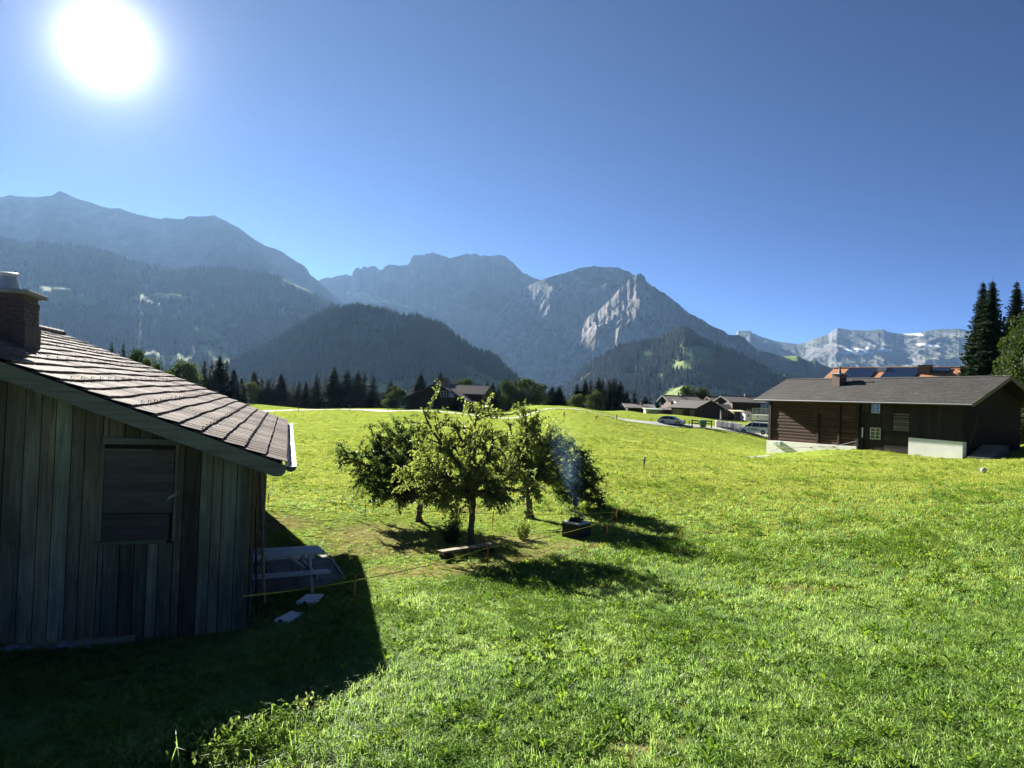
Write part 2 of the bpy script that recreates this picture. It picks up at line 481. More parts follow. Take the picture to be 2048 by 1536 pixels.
# ---- road across the top of the meadow (own sheet, draped a little above the ground)
M_road = plain("pale_asphalt", (.30, .29, .28), .85, .12, 1.5, bump=.2, coord='World')
def ribbon(name, pix, width, mat, lift=.03, n=120):
    P = [on_ground(*p) if len(p) == 2 else Vector((at(*p).x, at(*p).y, 0)) for p in pix]
    pts = []
    for i in range(len(P) - 1):
        for k in range(n // (len(P) - 1)): pts.append(P[i].lerp(P[i+1], k / (n // (len(P)-1))))
    pts.append(P[-1])
    for _ in range(30):      # smooth the centre line
        pts = [pts[0]] + [(pts[i-1] + pts[i]*2 + pts[i+1]) / 4 for i in range(1, len(pts)-1)] + [pts[-1]]
    m = MB(); rows = []
    for i, p in enumerate(pts):
        t_ = pts[min(i+1, len(pts)-1)] - pts[max(i-1, 0)]; t_.z = 0; t_.normalize(); s_ = Vector((-t_.y, t_.x, 0))
        w = width(i / len(pts)) if callable(width) else width
        row = []
        for k in range(5):
            q = p + s_ * w * (k / 4 - .5); row.append((q.x, q.y, gz(q.x, q.y) + lift + (.02 if 0 < k < 4 else 0)))
        rows.append(row)
    m.v = [q for r_ in rows for q in r_]
    for i in range(len(rows)-1):
        for k in range(4): m.f.append((i*5+k, i*5+k+1, (i+1)*5+k+1, (i+1)*5+k)); m.m.append(0)
    o = m.build(name, mat, smooth=True); return tag(o, kind='structure')
road = ribbon('road', [(300,828,129),(440,826,129),(560,823,129),(700,823,128.5),(850,826,126),(1055,831,119),(1250,842,116),(1340,851,117.5),(1440,858,118),(1530,868,119),(1650,880,120),(1800,890,122)], 4.6, M_road, .05)

# ---- mountains: every range is a body with a crest, a front and a back
M_SNOW = []
def mountain_mat(name, rock, grass, forest, grass_lo, grass_hi, snow=False, streak=1.0, con=1.0):
    t = NT(name); P = t.coord('World')
    n1 = t.noise(P, .0022, 8, .62, .4); n2 = t.noise(t.coord('World', (1, 1, .25)), .010, 7, .7); n3 = t.noise(P, .03, 4)
    rk = t.ramp(t.math('ADD', t.math('MULTIPLY', n1, .5), t.math('MULTIPLY', n2, .5)), [(.36, c3(rock, 1 - .45 * con)), (.5, rock), (.62, c3(rock, 1 + .5 * con))])
    gr = t.ramp(n3, [(.3, c3(grass, .8)), (.7, c3(grass, 1.2))])
    nz = t.new('ShaderNodeSeparateXYZ'); gg = t.new('ShaderNodeNewGeometry'); t.l.new(gg.outputs['Normal'], nz.inputs[0])
    sl = t.math('ADD', nz.outputs[2], t.math('MULTIPLY', t.math('SUBTRACT', n1, .5), .55))
    col = t.mix(t.ramp(sl, [(grass_lo, 0.0), (grass_hi, 1.0)]), rk, gr)
    low = t.attr('low'); lw = t.math('ADD', low, t.math('MULTIPLY', t.math('SUBTRACT', n1, .5), .6))
    fo = t.ramp(n2, [(.3, c3(forest, .6)), (.7, c3(forest, 1.4))])
    col = t.mix(t.ramp(lw, [(.45, 0.0), (.6, 1.0)]), col, fo)
    md = t.attr('meadow')
    gm = t.ramp(n3, [(.3, (.16, .215, .065)), (.7, (.235, .285, .10))])
    col = t.mix(md, col, gm)
    if snow: col = t.mix(t.attr('snow'), col, (.85, .87, .9))
    t.bump(n2, .6, 25.0 * streak)
    return t.fin(col, .95, 0, .05)

def _pm(pl, qx, qy):
    m = np.zeros_like(qx); wob = (fbm(qx * .07, qy * .14, 71, 4) - .42) * .95
    for cx, cy_, a, b, ang in pl:
        ca, sa = math.cos(R(ang)), math.sin(R(ang))
        u = ((qx - cx) * ca + (qy - cy_) * sa) / (a * .95); v = (-(qx - cx) * sa + (qy - cy_) * ca) / (b * 1.0)
        m = np.maximum(m, (np.hypot(u, v) - wob < 1) * 1.0)
    return m
def mountain(name, sky_line, D, d0, z0, mat, prof=1.0, nu=420, nt=110, amp=.10, nscale=900., jag=0.0, seed=1, patches=(), low=None, snow=(), dvar=.08, back=.5, terrace=0.0):
    xs = np.array([p[0] for p in sky_line], float); ys = np.array([p[1] for p in sky_line], float)
    px = np.linspace(xs[0], xs[-1], nu); py = np.interp(px, xs, ys)
    if jag: py = py - jag * (ridged(px * .05, px * 0 + seed, seed, 5) - .5) - .5 * jag * (fbm(px * .35, px * 0, seed + 3, 3) - .5)
    d = np.array([tuple(ray(a, b)) for a, b in zip(px, py)])
    rx, rz = d[:, 0], d[:, 2]
    Dc = D * (1 + dvar * (fbm(px * .004, px * 0 + .5, seed + 7, 3) - .5) * 2)
    tb = np.linspace(0, 1, nt); tb = tb ** 1.25
    nb = 14
    S = np.concatenate([1 - tb, ])                       # 1 crest .. 0 foot
    Y = d0 + (Dc[:, None] - d0) * S[None]
    ratio = rz
    zr = CAMPOS.z + ratio * Dc
    pr = prof(S) if callable(prof) else S ** prof
    Z = z0 + (zr[:, None] - z0) * pr[None]
    X = rx[:, None] * Y
    win = np.clip((1 - S) * 5, 0, 1) * np.clip(S * 3, 0, 1)
    h = (zr - z0).max()
    nz_ = ridged(X / nscale, Y / nscale * .55, seed, 6) - .45
    nz2 = fbm(X / nscale * 3.1, Y / nscale * 2, seed + 20, 5) - .5
    Z = Z + win[None] * h * amp * (nz_ + .5 * nz2)
    lim = CAMPOS.z + Y * ratio[:, None] * (1 - .012 * np.clip((1 - S) * 8, 0, 1))[None]
    Z = np.minimum(Z, lim)
    if terrace:          # clearings flattened to catch more sun: ease the slope inside them, steepen it elsewhere
        for _ in range(2):
            q = (np.stack([X, Y, Z], -1).reshape(-1, 3) - np.array(CAMPOS)) @ np.array(CAMROT)
            qx = (1024 + FPX * q[:, 0] / -q[:, 2]).reshape(X.shape); qy = (768 - FPX * q[:, 1] / -q[:, 2]).reshape(X.shape)
            m0 = _pm([(a, b, c * 1.15, d_ * 1.15, e) for a, b, c, d_, e in patches], qx, qy)
            dz = np.diff(Z, axis=1); mm = (m0[:, 1:] + m0[:, :-1]) / 2
            wv = dz * (1 - terrace * mm * np.where(qy[:, 1:] < 650, 2.05, .7)); tot = dz.sum(1, keepdims=True); wv = wv * (tot / wv.sum(1, keepdims=True))
            Z = np.concatenate([Z[:, :1], Z[:, :1] + np.cumsum(wv, 1)], 1); Z = np.minimum(Z, lim)
    # back slope gives the range its thickness
    sb = np.linspace(0, 1, nb)[1:]
    Yb = Dc[:, None] * (1 + back * sb[None]); Xb = rx[:, None] * Yb
    Zb = zr[:, None] + (z0 - zr[:, None]) * sb[None] ** .9
    Zb = np.minimum(Zb, CAMPOS.z + Yb * ratio[:, None] * .97)
    X = np.concatenate([Xb[:, ::-1], X], 1); Y = np.concatenate([Yb[:, ::-1], Y], 1); Z = np.concatenate([Zb[:, ::-1], Z], 1)
    n2 = X.shape[1]
    V = np.stack([X, Y, Z], -1)
    # picture position of every vertex, used once to place clearings and snow fields where they lie on the slope
    q = (V.reshape(-1, 3) - np.array(CAMPOS)) @ np.array(CAMROT)
    PX = (1024 + FPX * q[:, 0] / -q[:, 2]).reshape(X.shape); PY = (768 - FPX * q[:, 1] / -q[:, 2]).reshape(X.shape)
    def mask(pl, soft, rough):
        m = np.zeros_like(X)
        wob = (fbm(PX * .06, PY * .12, seed + 40, 4) - .35) * rough
        for cx, cy_, a, b, ang in pl:
            ca, sa = math.cos(R(ang)), math.sin(R(ang))
            u = ((PX - cx) * ca + (PY - cy_) * sa) / a; v = (-(PX - cx) * sa + (PY - cy_) * ca) / b
            m = np.maximum(m, np.clip((1 - np.hypot(u, v) + wob) / soft, 0, 1))
        m[:, :nb - 1] = 0
        return m
    md = mask(patches, .25, 1.1); sn = mask(snow, .3, 1.2)
    lowa = np.zeros_like(X) if low is None else np.zeros_like(X) + low(PX, PY, np.concatenate([np.ones(nb - 1), S]))
    me = np_mesh(name, V.reshape(-1, 3), grid_faces(nu, n2), mat, {'meadow': md, 'low': lowa, 'snow': sn})
    o = tag(link(name, me), kind='structure')
    return o, V, md, nb, lambda qx, qy: _pm(patches, qx, qy)

L_A = [(-500,440),(-250,410),(0,395),(20,390),(34,393),(73,394),(104,391),(118,381.5),(133,387),(154,397.6),(178,404),(205,413),(222,417),(239,416),(253,422),(270,427),(294,433),(323,438.6),(328,435),(349,437),(367,438),(376,432),(400,433.5),(429,430),(441,437),(458,445.5),(478,455.7),(496,469.4),(513,481),(531,491.6),(550,496.7),(567,505),(581,515.5),(595,524),(607,531),(615,537.8),(619,548),(632,558),(649,573.6),(670,592),(700,616),(760,650),(840,720),(900,790)]
L_B = [(520,600),(580,580),(637,561),(652,555.7),(662,555.7),(693,548),(702,550.6),(707,540),(715,534.5),(722,540),(727,532.5),(732,535),(751,532.5),(758,540),(765,540),(770,532),(779,528),(799,530.7),(813,530.7),(819,525),(823,514.7),(830,510),(847,511),(854,507),(861,508),(864,505.5),(878,508),(890,513.7),(898,514),(919,512),(932,506),(941,508.5),(955,507),(960,511),(1001,510.6),(1011,513),(1021,521.5),(1035,533.5),(1049,547),(1066,555),(1081,559),(1120,570),(1200,600),(1300,680),(1360,760)]
L_C = [(980,640),(1040,580),(1081,560),(1100,554.6),(1142,541),(1171,533.6),(1188,531.5),(1209,533.6),(1238,535.7),(1245,540),(1257,541),(1270,551),(1285,560),(1297,570),(1310,580),(1327,584),(1343,596.6),(1360,611),(1377,626),(1402,638.6),(1427,653),(1444,659.6),(1453,666),(1457,670),(1478,670),(1492,678.5),(1503,691),(1520,706),(1537,720.5),(1560,740),(1620,790),(1680,830)]
L_D = [(1330,780),(1400,720),(1465,672),(1472,668),(1476,661),(1501,661),(1505,666),(1524,674),(1545,680.6),(1570,685),(1593,688),(1610,685),(1633,676),(1658,668),(1665,661.7),(1675,655.4),(1684,657.5),(1705,659.6),(1730,661),(1755,658.8),(1768,658.8),(1776,663.8),(1805,668),(1835,666),(1852,661.7),(1877,658.8),(1898,658),(1919,657.5),(1934,659.6),(1960,668),(2050,680),(2200,650),(2500,640)]
L_E = [(1430,760),(1480,715),(1520,701.6),(1541,706),(1562,712),(1595,711),(1604,716),(1616,722.6),(1631,720.5),(1642,729),(1663,735),(1688,743.6),(1760,752),(1900,760),(2100,740),(2400,720)]
L_F = [(-600,470),(-300,474),(0,479.6),(34,485),(68,488),(109,489),(154,493),(191,500),(222,510),(256,524),(287,531),(308,532.6),(355,536),(376,532.6),(410,534),(444,538),(472,541),(496,546),(523,548),(533,549.7),(547,555),(571,560),(588,568),(608,577),(625,586),(649,600),(673,615),(700,640),(760,690),(840,760),(900,800)]
L_G = [(360,770),(420,745),(480,722),(540,695),(600,655),(640,630),(673,619),(690,619),(714,617),(744,620.6),(761,622),(772,619.6),(785,622),(799,629),(813,634),(833,636),(850,639),(867,646),(888,658),(902,670),(922,684),(939,699),(956,711),(977,713),(994,723),(1008,735),(1020,749),(1060,778),(1120,805)]
L_H = [(1080,800),(1142,769),(1176,735),(1213,706),(1226,697),(1268,689),(1318,680.6),(1339,672),(1369,659.6),(1386,668),(1402,680.6),(1427,691),(1457,701.6),(1499,718),(1537,735),(1562,748),(1575,752),(1640,775),(1800,800)]
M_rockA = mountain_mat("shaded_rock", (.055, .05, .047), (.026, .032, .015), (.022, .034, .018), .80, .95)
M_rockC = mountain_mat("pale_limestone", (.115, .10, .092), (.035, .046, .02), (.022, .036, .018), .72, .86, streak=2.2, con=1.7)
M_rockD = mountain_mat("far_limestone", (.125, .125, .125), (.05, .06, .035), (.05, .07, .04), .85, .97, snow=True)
M_foot = mountain_mat("forest_hill_ground", (.06, .06, .045), (.05, .075, .028), (.020, .034, .016), .55, .8)
convex = lambda s: s ** 1.35
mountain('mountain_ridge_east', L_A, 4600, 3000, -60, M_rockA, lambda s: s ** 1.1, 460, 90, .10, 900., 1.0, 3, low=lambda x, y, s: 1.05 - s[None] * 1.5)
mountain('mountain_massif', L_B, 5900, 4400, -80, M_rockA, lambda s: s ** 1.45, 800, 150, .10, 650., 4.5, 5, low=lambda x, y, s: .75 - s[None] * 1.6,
         patches=[(752,598,60,5,12)], snow=[])
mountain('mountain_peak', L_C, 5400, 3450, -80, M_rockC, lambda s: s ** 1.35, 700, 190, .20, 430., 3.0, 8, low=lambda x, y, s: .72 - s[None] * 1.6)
L_C2 = [(1095,735),(1130,680),(1165,645),(1180,630),(1196,622),(1215,603),(1228,592),(1240,577),(1252,567),(1260,556),(1266,555),(1272,549),(1280,546),(1286,551),(1289,552.5),(1293,563),(1301,568),(1310,575.6),(1327,584),(1334,592),(1343,596.6),(1360,611),(1377,626),(1402,638.6),(1427,653),(1444,659.6),(1453,666),(1457,670),(1478,670),(1492,678.5),(1503,691),(1520,706),(1537,720.5),(1560,740),(1620,790)]
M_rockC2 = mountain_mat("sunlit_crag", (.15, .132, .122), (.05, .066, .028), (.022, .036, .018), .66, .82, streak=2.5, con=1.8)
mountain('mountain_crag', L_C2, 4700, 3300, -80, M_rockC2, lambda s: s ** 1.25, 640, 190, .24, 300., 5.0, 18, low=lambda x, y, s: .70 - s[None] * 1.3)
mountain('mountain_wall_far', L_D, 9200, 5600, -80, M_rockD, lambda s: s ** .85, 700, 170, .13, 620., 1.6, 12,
         snow=[(1720,702,26,5,8),(1765,700,14,2.5,0),(1692,706,8,2,0),(1820,668,22,2.5,4),(1735,697,4,4,0),(1850,690,26,2.5,4)])
mountain('mountain_spur', L_E, 4600, 3000, -80, M_rockC, lambda s: s ** 1.0, 300, 70, .14, 600., 1.5, 15, low=lambda x, y, s: np.clip((y - 722) / 30, 0, 1) * (1 - 0 * s[None]),
         patches=[(1580,716,26,6,3)])
P_F = [(115,588,48,15,8),(165,597,28,9,20),(22,584,22,8,0),(60,570,8,6,0),(335,592,62,5,4),(290,594,24,4,-3),(300,619,28,8,12),(422,672,36,11,36),(436,708,36,10,24),(466,650,14,6,0),(350,714,30,7,3),(300,710,18,6,0),(560,740,44,12,12),(543,735,32,10,8),(605,740,11,9,30),(600,573,30,3,32),(575,562,14,3,30),(480,720,12,6,0)]
P_G = [(690,790,110,22,-8),(980,770,60,7,24),(940,745,10,10,0),(975,755,50,3.5,25),(1005,768,40,3,28)]
P_H = [(1392,706,34,9,14),(1378,722,22,6,-25),(1412,700,24,5,12),(1352,733,14,3.5,20),(1372,733,26,3.5,22),(1395,745,22,3,24),(1318,752,9,5,0),(1262,740,8,4,0),(1300,760,8,4,-30),(1360,785,46,14,-14),(1405,770,18,4,0),(1500,766,18,3.5,26),(1480,772,18,3.5,26),(1560,748,16,3,24),(1400,760,5,4,0),(1440,782,28,6,0),(1290,708,10,14,30)]
hillF, VF, mdF, nbF, SF = mountain('forest_hill_east', L_F, 3000, 1300, -95, M_foot, lambda s: .38 * s + .62 * s ** 2.2, 380, 110, .07, 420., 2.5, 21, P_F, terrace=.38)
hillG, VG, mdG, nbG, SG = mountain('forest_hill_middle', L_G, 1750, 1000, -95, M_foot, lambda s: .6 * s + .4 * s ** 2, 300, 90, .05, 300., 2.5, 24, P_G, terrace=.15)
hillH, VH, mdH, nbH, SH = mountain('forest_hill_south', L_H, 2600, 1350, -95, M_foot, lambda s: .6 * s + .4 * s ** 2, 340, 100, .07, 380., 3.0, 27, P_H, terrace=.06)

# ---- the woods on those hills: small spruces as one mass per hill
M_spruce_far = leafy("spruce_far", ((.010, .020, .010), (.016, .030, .013), (.026, .042, .016)), .12, None, .01, .8, spec=.1)
def far_spruce(seed):
    rnd = random.Random(seed); m = MB(); n = 6
    for z0, z1, r_ in ((.08, .5, .19), (.32, .74, .145), (.58, 1.0, .095)):
        vs = [(r_*rnd.uniform(.75, 1.2)*math.cos(2*math.pi*k/n+z0*9), r_*rnd.uniform(.75, 1.2)*math.sin(2*math.pi*k/n+z0*9), z0+rnd.uniform(-.04, .04)) for k in range(n)] + [(0, 0, z1)]
        m.add(vs, [(k, (k+1) % n, n) for k in range(n)])
    return m.mesh('spruce_small', M_spruce_far)
def woods(name, V, md, nb, count, hmin, hmax, clear, seed=0):
    rng = np.random.default_rng(seed); A, B = V.shape[:2]
    a = rng.random(count * 2) * (A - 1.001); lo = nb - 4
    b = lo + rng.random(count * 2) * (B - 1.001 - lo)
    ia, ib = a.astype(int), b.astype(int); fa, fb = (a - ia)[:, None], (b - ib)[:, None]
    P = (V[ia, ib]*(1-fa) + V[ia+1, ib]*fa)*(1-fb) + (V[ia, ib+1]*(1-fa) + V[ia+1, ib+1]*fa)*fb
    m = md[ia, ib]
    # stands and gaps
    den = fbm(P[:, 0] / 180, P[:, 1] / 180, seed, 4)
    keep = (m < .12) & (rng.random(len(P)) < np.clip((den - .30) * 6, .05, 1))
    # equalise by area seen: more columns fall close together near the foot
    P = P[keep]
    q = (P - np.array(CAMPOS)) @ np.array(CAMROT); qx = 1024 + FPX * q[:, 0] / -q[:, 2]; qy = 768 - FPX * q[:, 1] / -q[:, 2]
    hp = .8 * hmax / -q[:, 2] * FPX
    hid = np.maximum(clear(qx, qy - hp * .35), clear(qx, qy - hp))      # keep the clearings open
    P = P[(hid < .5) | (rng.random(len(P)) < .06)][:count]; n = len(P)
    s = rng.uniform(hmin, hmax, n) * (.8 + .4 * fbm(P[:, 0] / 60, P[:, 1] / 60, seed + 2, 2))
    w = s * rng.uniform(.8, 1.15, n)
    rot = np.stack([np.zeros(n), np.zeros(n), rng.random(n) * 6.28], 1)
    return scatter(name, P - np.array([0, 0, .6]), rot, np.stack([w, w, s], 1), rng.integers(0, 4, n), [far_spruce(seed + k) for k in range(4)])
woods('forest', VF, mdF, nbF, 60000, 9, 24, SF, seed=1)
woods('forest', VG, mdG, nbG, 30000, 8, 20, SG, seed=2)
woods('forest', VH, mdH, nbH, 52000, 8, 22, SH, seed=3)

# ---- alpine air
def build_haze():
    t = NT("alpine_air"); t.n.remove(t.bsdf)
    pv = t.new('ShaderNodeVolumePrincipled')
    pv.inputs['Color'].default_value = (*HAZE_COLOR, 1); pv.inputs['Density'].default_value = HAZE_DENSITY
    pv.inputs['Anisotropy'].default_value = 0.45
    t.l.new(pv.outputs[0], t.out.inputs['Volume'])
    m = MB(); m.box((-19000, -3000, -125), (19000, 19000, 1560))
    o = m.build('haze', t.mat); o['kind'] = 'stuff'; return o

# ================================================================== BUILDINGS
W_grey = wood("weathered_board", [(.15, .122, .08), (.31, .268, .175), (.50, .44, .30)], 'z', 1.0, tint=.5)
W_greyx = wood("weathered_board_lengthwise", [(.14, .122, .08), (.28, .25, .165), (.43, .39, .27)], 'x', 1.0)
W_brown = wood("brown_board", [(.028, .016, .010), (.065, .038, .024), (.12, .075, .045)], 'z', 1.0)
W_ply = wood("dark_panel", [(.055, .044, .032), (.12, .092, .065), (.19, .15, .105)], 'x', .5, knots=False)
W_pale = wood("pale_batten", [(.13, .12, .055), (.20, .18, .085), (.28, .25, .13)], 'x', 1.0, knots=False)
W_light = wood("light_timber", [(.20, .16, .10), (.34, .28, .18), (.46, .39, .27)], 'x', 1.0)
M_dark = plain("inside_dark", (.015, .013, .012), .9, .2)
M_metal = plain("galvanised_metal", (.50, .50, .49), .45, .10, 8, .55)
M_tin = plain("grey_gutter", (.085, .085, .09), .65, .15, 6, .2)
M_stone = plain("foundation_stone", (.26, .26, .27), .9, .35, 7, bump=.5)
M_conc = plain("cement_slab", (.27, .27, .25), .9, .2, 5, bump=.3)
t = NT("roof_tile_clay")
P = t.coord('Object'); n1 = t.noise(P, 5.0, 5, .6); n2 = t.noise(t.coord('World'), .8, 4); r_ = t.rand()
cc = t.ramp(t.math('ADD', t.math('MULTIPLY', n1, .5), t.math('ADD', t.math('MULTIPLY', n2, .25), t.math('MULTIPLY', r_, .25))), [(.3, (.105, .068, .055)), (.5, (.17, .125, .105)), (.68, (.235, .195, .17))])
lich = t.ramp(t.noise(t.coord('World'), 14., 5, .7), [(.62, 0.0), (.72, .5)])
cc = t.mix(lich, cc, (.26, .255, .21)); t.bump(n1, .25, .01)
M_tile = t.fin(cc, .85, 0, .06)
M_brick = plain("dark_brick", (.085, .066, .056), .85, .35, 9, bump=.5)

def board_knots(): pass

# ---------------------------------------------------------------- the barn on the left
PHI = 16.8
B0 = on_ground(485, 1265)
barn = thing('wooden_barn', (B0.x, B0.y, B0.z), R(PHI), "grey weathered plank barn with ribbed tile roof and brick chimney", "barn")
BM = Matrix.Translation(B0) @ Matrix.Rotation(R(PHI), 4, 'Z'); BMI = BM.inverted()
def barn_front(px, py, y=0.0):
    """local x, z of a pixel on the plane y = const of the barn"""
    o = BMI @ CAMPOS; d = (BMI.to_3x3() @ ray(px, py)); k = (y - o.y) / d.y; q = o + d * k
    return q.x, q.z
XE, XR, TAN = 0.55, -6.1, 0.368
SHR = 0.012                              # the old roof climbs a little towards its far end          # eave edge, ridge, pitch
ZE = 2.90 - B0.z                          # tile edge height over the base
YN, YF = -0.55, 13.0                      # near and far verge
def roof_z(x): return ZE + TAN * (XE - x) if x > XR else ZE + TAN * (XE - XR) - TAN * (XR - x)
SL = math.atan(TAN)
rnd = random.Random(3)
# front planks
M_front = [W_grey]
x = 0.0; i = 0
wx0, wz0 = barn_front(199, 1086); wx1, wz1 = barn_front(352, 893)
while x > -5.6:
    w = rnd.uniform(.15, .26); x0 = x - w
    for edge in (wx1 + .02, wx0 - .02):           # boards end at the sides of the shutter opening
        if x0 < edge < x - .02: x0 = edge
        elif x0 - .06 < edge < x0: x0 = edge
    w = x - x0
    xm = (x + x0) / 2
    ztop0, ztop1 = roof_z(x0) - .17, roof_z(x) - .17
    zb = rnd.uniform(-.14, -.06)
    yb = rnd.uniform(0, .012)
    m = MB(); g = .006
    def plank(za, zb_l, zb_r):
        m.add([(x0+g, yb, za), (x-g, yb, za), (x-g, yb+.03, za), (x0+g, yb+.03, za), (x0+g, yb, zb_l), (x-g, yb, zb_r), (x-g, yb+.03, zb_r), (x0+g, yb+.03, zb_l)],
              [(0,3,2,1),(4,5,6,7),(0,1,5,4),(1,2,6,5),(2,3,7,6),(3,0,4,7)])
    if x0 < wx1 and x > wx0 + .0:            # broken by the shutter opening
        plank(zb, wz0 - .02, wz0 - .02); m.build('plank', W_grey, barn); m = MB(); plank(wz1 + .02, ztop0, ztop1)
    else: plank(zb, ztop0, ztop1)
    m.build('plank', W_grey, barn); x = x0; i += 1
m = MB()          # the rest of the walls, behind and beyond the planks
m.prism([(x, .031, -.2), (-12.7, .031, -.2), (-12.7, .031, roof_z(-12.7) - .2), (XR, .031, roof_z(XR) - .25), (x, .031, roof_z(x) - .25)], (0, .02, 0))
m.prism([(-.04, .04, -.3), (-12.7, .04, -.3), (-12.7, .04, roof_z(-12.7) - .3), (XR, .04, roof_z(XR) - .3), (-.04, .04, roof_z(-.04) - .3)], (0, 12.2, 0))
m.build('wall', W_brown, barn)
m = MB(); m.box((-.10, -.035, -.2), (.035, -.005, roof_z(0) - .2)); m.box((.012, -.004, -.2), (.035, .16, roof_z(0) - .2)); m.build('corner_board', W_grey, barn)
# side planks
y = .17
while y < 12.1:
    w = rnd.uniform(.18, .3); m = MB(); k = rnd.uniform(0, .02)
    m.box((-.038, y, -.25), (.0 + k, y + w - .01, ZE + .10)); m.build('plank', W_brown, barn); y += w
# shutter
m = MB(); zmid = barn_front(270, 1027)[1]
m.box((wx0 + .02, -.012, zmid + .008), (wx1 - .015, .02, wz1 - .05)); sh = m.build('shutter', W_ply, barn)
m = MB(); m.box((wx0 + .02, -.016, wz0 + .03), (wx1 - .05, .02, zmid - .006)); m.build('panel', W_ply, sh)
m = MB(); a, b = barn_front(334, 999), barn_front(357, 985)
m.prism([(a[0], -.045, a[1] - .02), (b[0], -.045, b[1] - .01), (b[0] + .02, -.045, b[1] + .035), (a[0] + .02, -.045, a[1] + .045)], (0, .03, 0)); m.build('latch', W_greyx, sh)
m = MB(); a, b = barn_front(207, 880), barn_front(362, 884)
m.prism([(a[0], -.05, a[1] - .05), (b[0], -.05, b[1] - .05), (b[0], -.05, b[1] + .03), (a[0], -.05, a[1] + .05)], (0, .047, 0)); m.build('trim_board', W_greyx, barn)
m = MB(); a, b = barn_front(207, 899), barn_front(305, 900)
m.box((a[0], -.034, a[1] - .018), (b[0], -.014, a[1] + .018)); m.build('batten', W_pale, barn)
m = MB(); a, b = barn_front(190, 1086), barn_front(333, 1082)
m.prism([(a[0], -.05, a[1] - .025), (b[0], -.05, b[1] - .03), (b[0], -.05, b[1] + .03), (a[0], -.05, a[1] + .02)], (0, .05, 0)); m.build('batten', W_pale, barn)
for px0, px1 in ((203, 208), (352, 357)):
    m = MB(); a, b = barn_front(px0, 890), barn_front(px1, 1082)
    m.box((a[0], -.022, b[1]), (a[0] + .05, .0, a[1])); m.build('frame_post', W_grey, barn)
# sill and rubble
for s0, s1 in (((14, 1294), (133, 1284)), ((135, 1284), (272, 1273))):
    m = MB(); a, b = barn_front(*s0), barn_front(*s1)
    m.prism([(a[0], -.10, a[1] - .09), (b[0], -.10, b[1] - .09), (b[0], -.10, b[1] + .03), (a[0], -.10, a[1] + .03)], (0, .095, 0)); m.build('sill_beam', W_greyx, barn)
for k in range(34):
    px = -40 + k * 9.5 + rnd.uniform(-4, 4); a = barn_front(px, 1300 - px * .02 + rnd.uniform(-6, 10))
    s_ = rnd.uniform(.05, .11) * (1.6 if k in (18, 24) else 1)
    m = MB(); m.blob((0, 0, 0), s_ * rnd.uniform(1, 1.7), s_, s_ * rnd.uniform(.6, .9), .22, 7, 5, rnd)
    o = m.build('stone', M_stone, barn); o.location = (a[0], -.10 - rnd.uniform(0, .10), a[1]); o.rotation_euler = (0, rnd.uniform(-.4, .4), rnd.uniform(0, 3))
# boards and bits leaning on the side wall
def lean_board(y0, zb, zt, w, yt, name='leaning_board', mat=W_grey, th=.03, out=.32):
    m = MB(); m.prism([(out, y0, zb), (out, y0 + w, zb), (.05, yt + w, zt), (.05, yt, zt)], (th, 0, 0)); return m.build(name, mat, barn)
lean_board(1.0, -.1, 1.75, .12, 1.5, mat=W_brown, out=.16); lean_board(2.4, -.1, 1.9, .2, 3.4, out=.2)
lean_board(4.0, 0, 2.0, .14, 4.6, mat=W_greyx, out=.26)
m = MB(); m.tube([(.3, .9, .2), (.1, 2.4, 2.3)], .025, 7); m.build('pole', W_grey, barn)
# white box fixed on the side wall, a gas pipe at the corner
m = MB(); m.bevbox((.02, 8.2, 1.78), (.48, 8.9, 2.16), .02); m.build('wall_box', plain("white_plastic", (.75, .75, .72), .4, .05), barn)
m = MB(); m.tube([(.10, -.02, -.1), (.10, -.02, 1.2), (.06, .06, 1.35)], .018, 8); m.build('pipe', M_tin, barn)

# roof: boards below, tiles above
roof = None
m = MB(); th = .05
m.prism([(XE - .06, YN, roof_z(XE - .06) - .09), (XR, YN, roof_z(XR) - .09), (2*XR - XE, YN, ZE - .09), (2*XR - XE, YN, ZE - .14), (XR, YN, roof_z(XR) - .14), (XE - .06, YN, roof_z(XE - .06) - .14)], (0, YF - YN, SHR * (YF - YN)))
roof = m.build('roof', W_brown, barn)
# barge board with a rounded nose
m = MB(); nose = [(XE + .015, ZE - .10), (XE + .0, ZE - .17), (XE - .06, ZE - .225), (XE - .16, ZE - .225)]
poly = [(XE + .0, YN - .035, ZE - .055)] + [(a, YN - .035, b) for a, b in nose] + [(XR, YN - .035, roof_z(XR) - .31), (XR, YN - .035, roof_z(XR) - .055)]
m.prism(poly, (0, .04, 0)); m.build('barge_board', W_greyx, barn)
m = MB(); m.prism([(p[0], YF, p[2] + SHR * (YF - YN)) for p in poly], (0, .04, 0)); m.build('barge_board', W_greyx, barn)
m = MB(); poly2 = [(2*XR - p[0], p[1], p[2]) for p in poly]; m.prism(poly2[::-1], (0, .04, 0)); m.build('barge_board', W_greyx, barn)
# rafters ends under the eave
for k in range(7):
    yy = .6 + k * 1.5; m = MB()
    m.prism([(XE - .1, yy, ZE - .15), (-.02, yy, roof_z(0) - .15), (-.02, yy, roof_z(0) - .28), (XE - .14, yy, ZE - .24)], (0, .1, 0)); m.build('rafter', W_brown, barn)
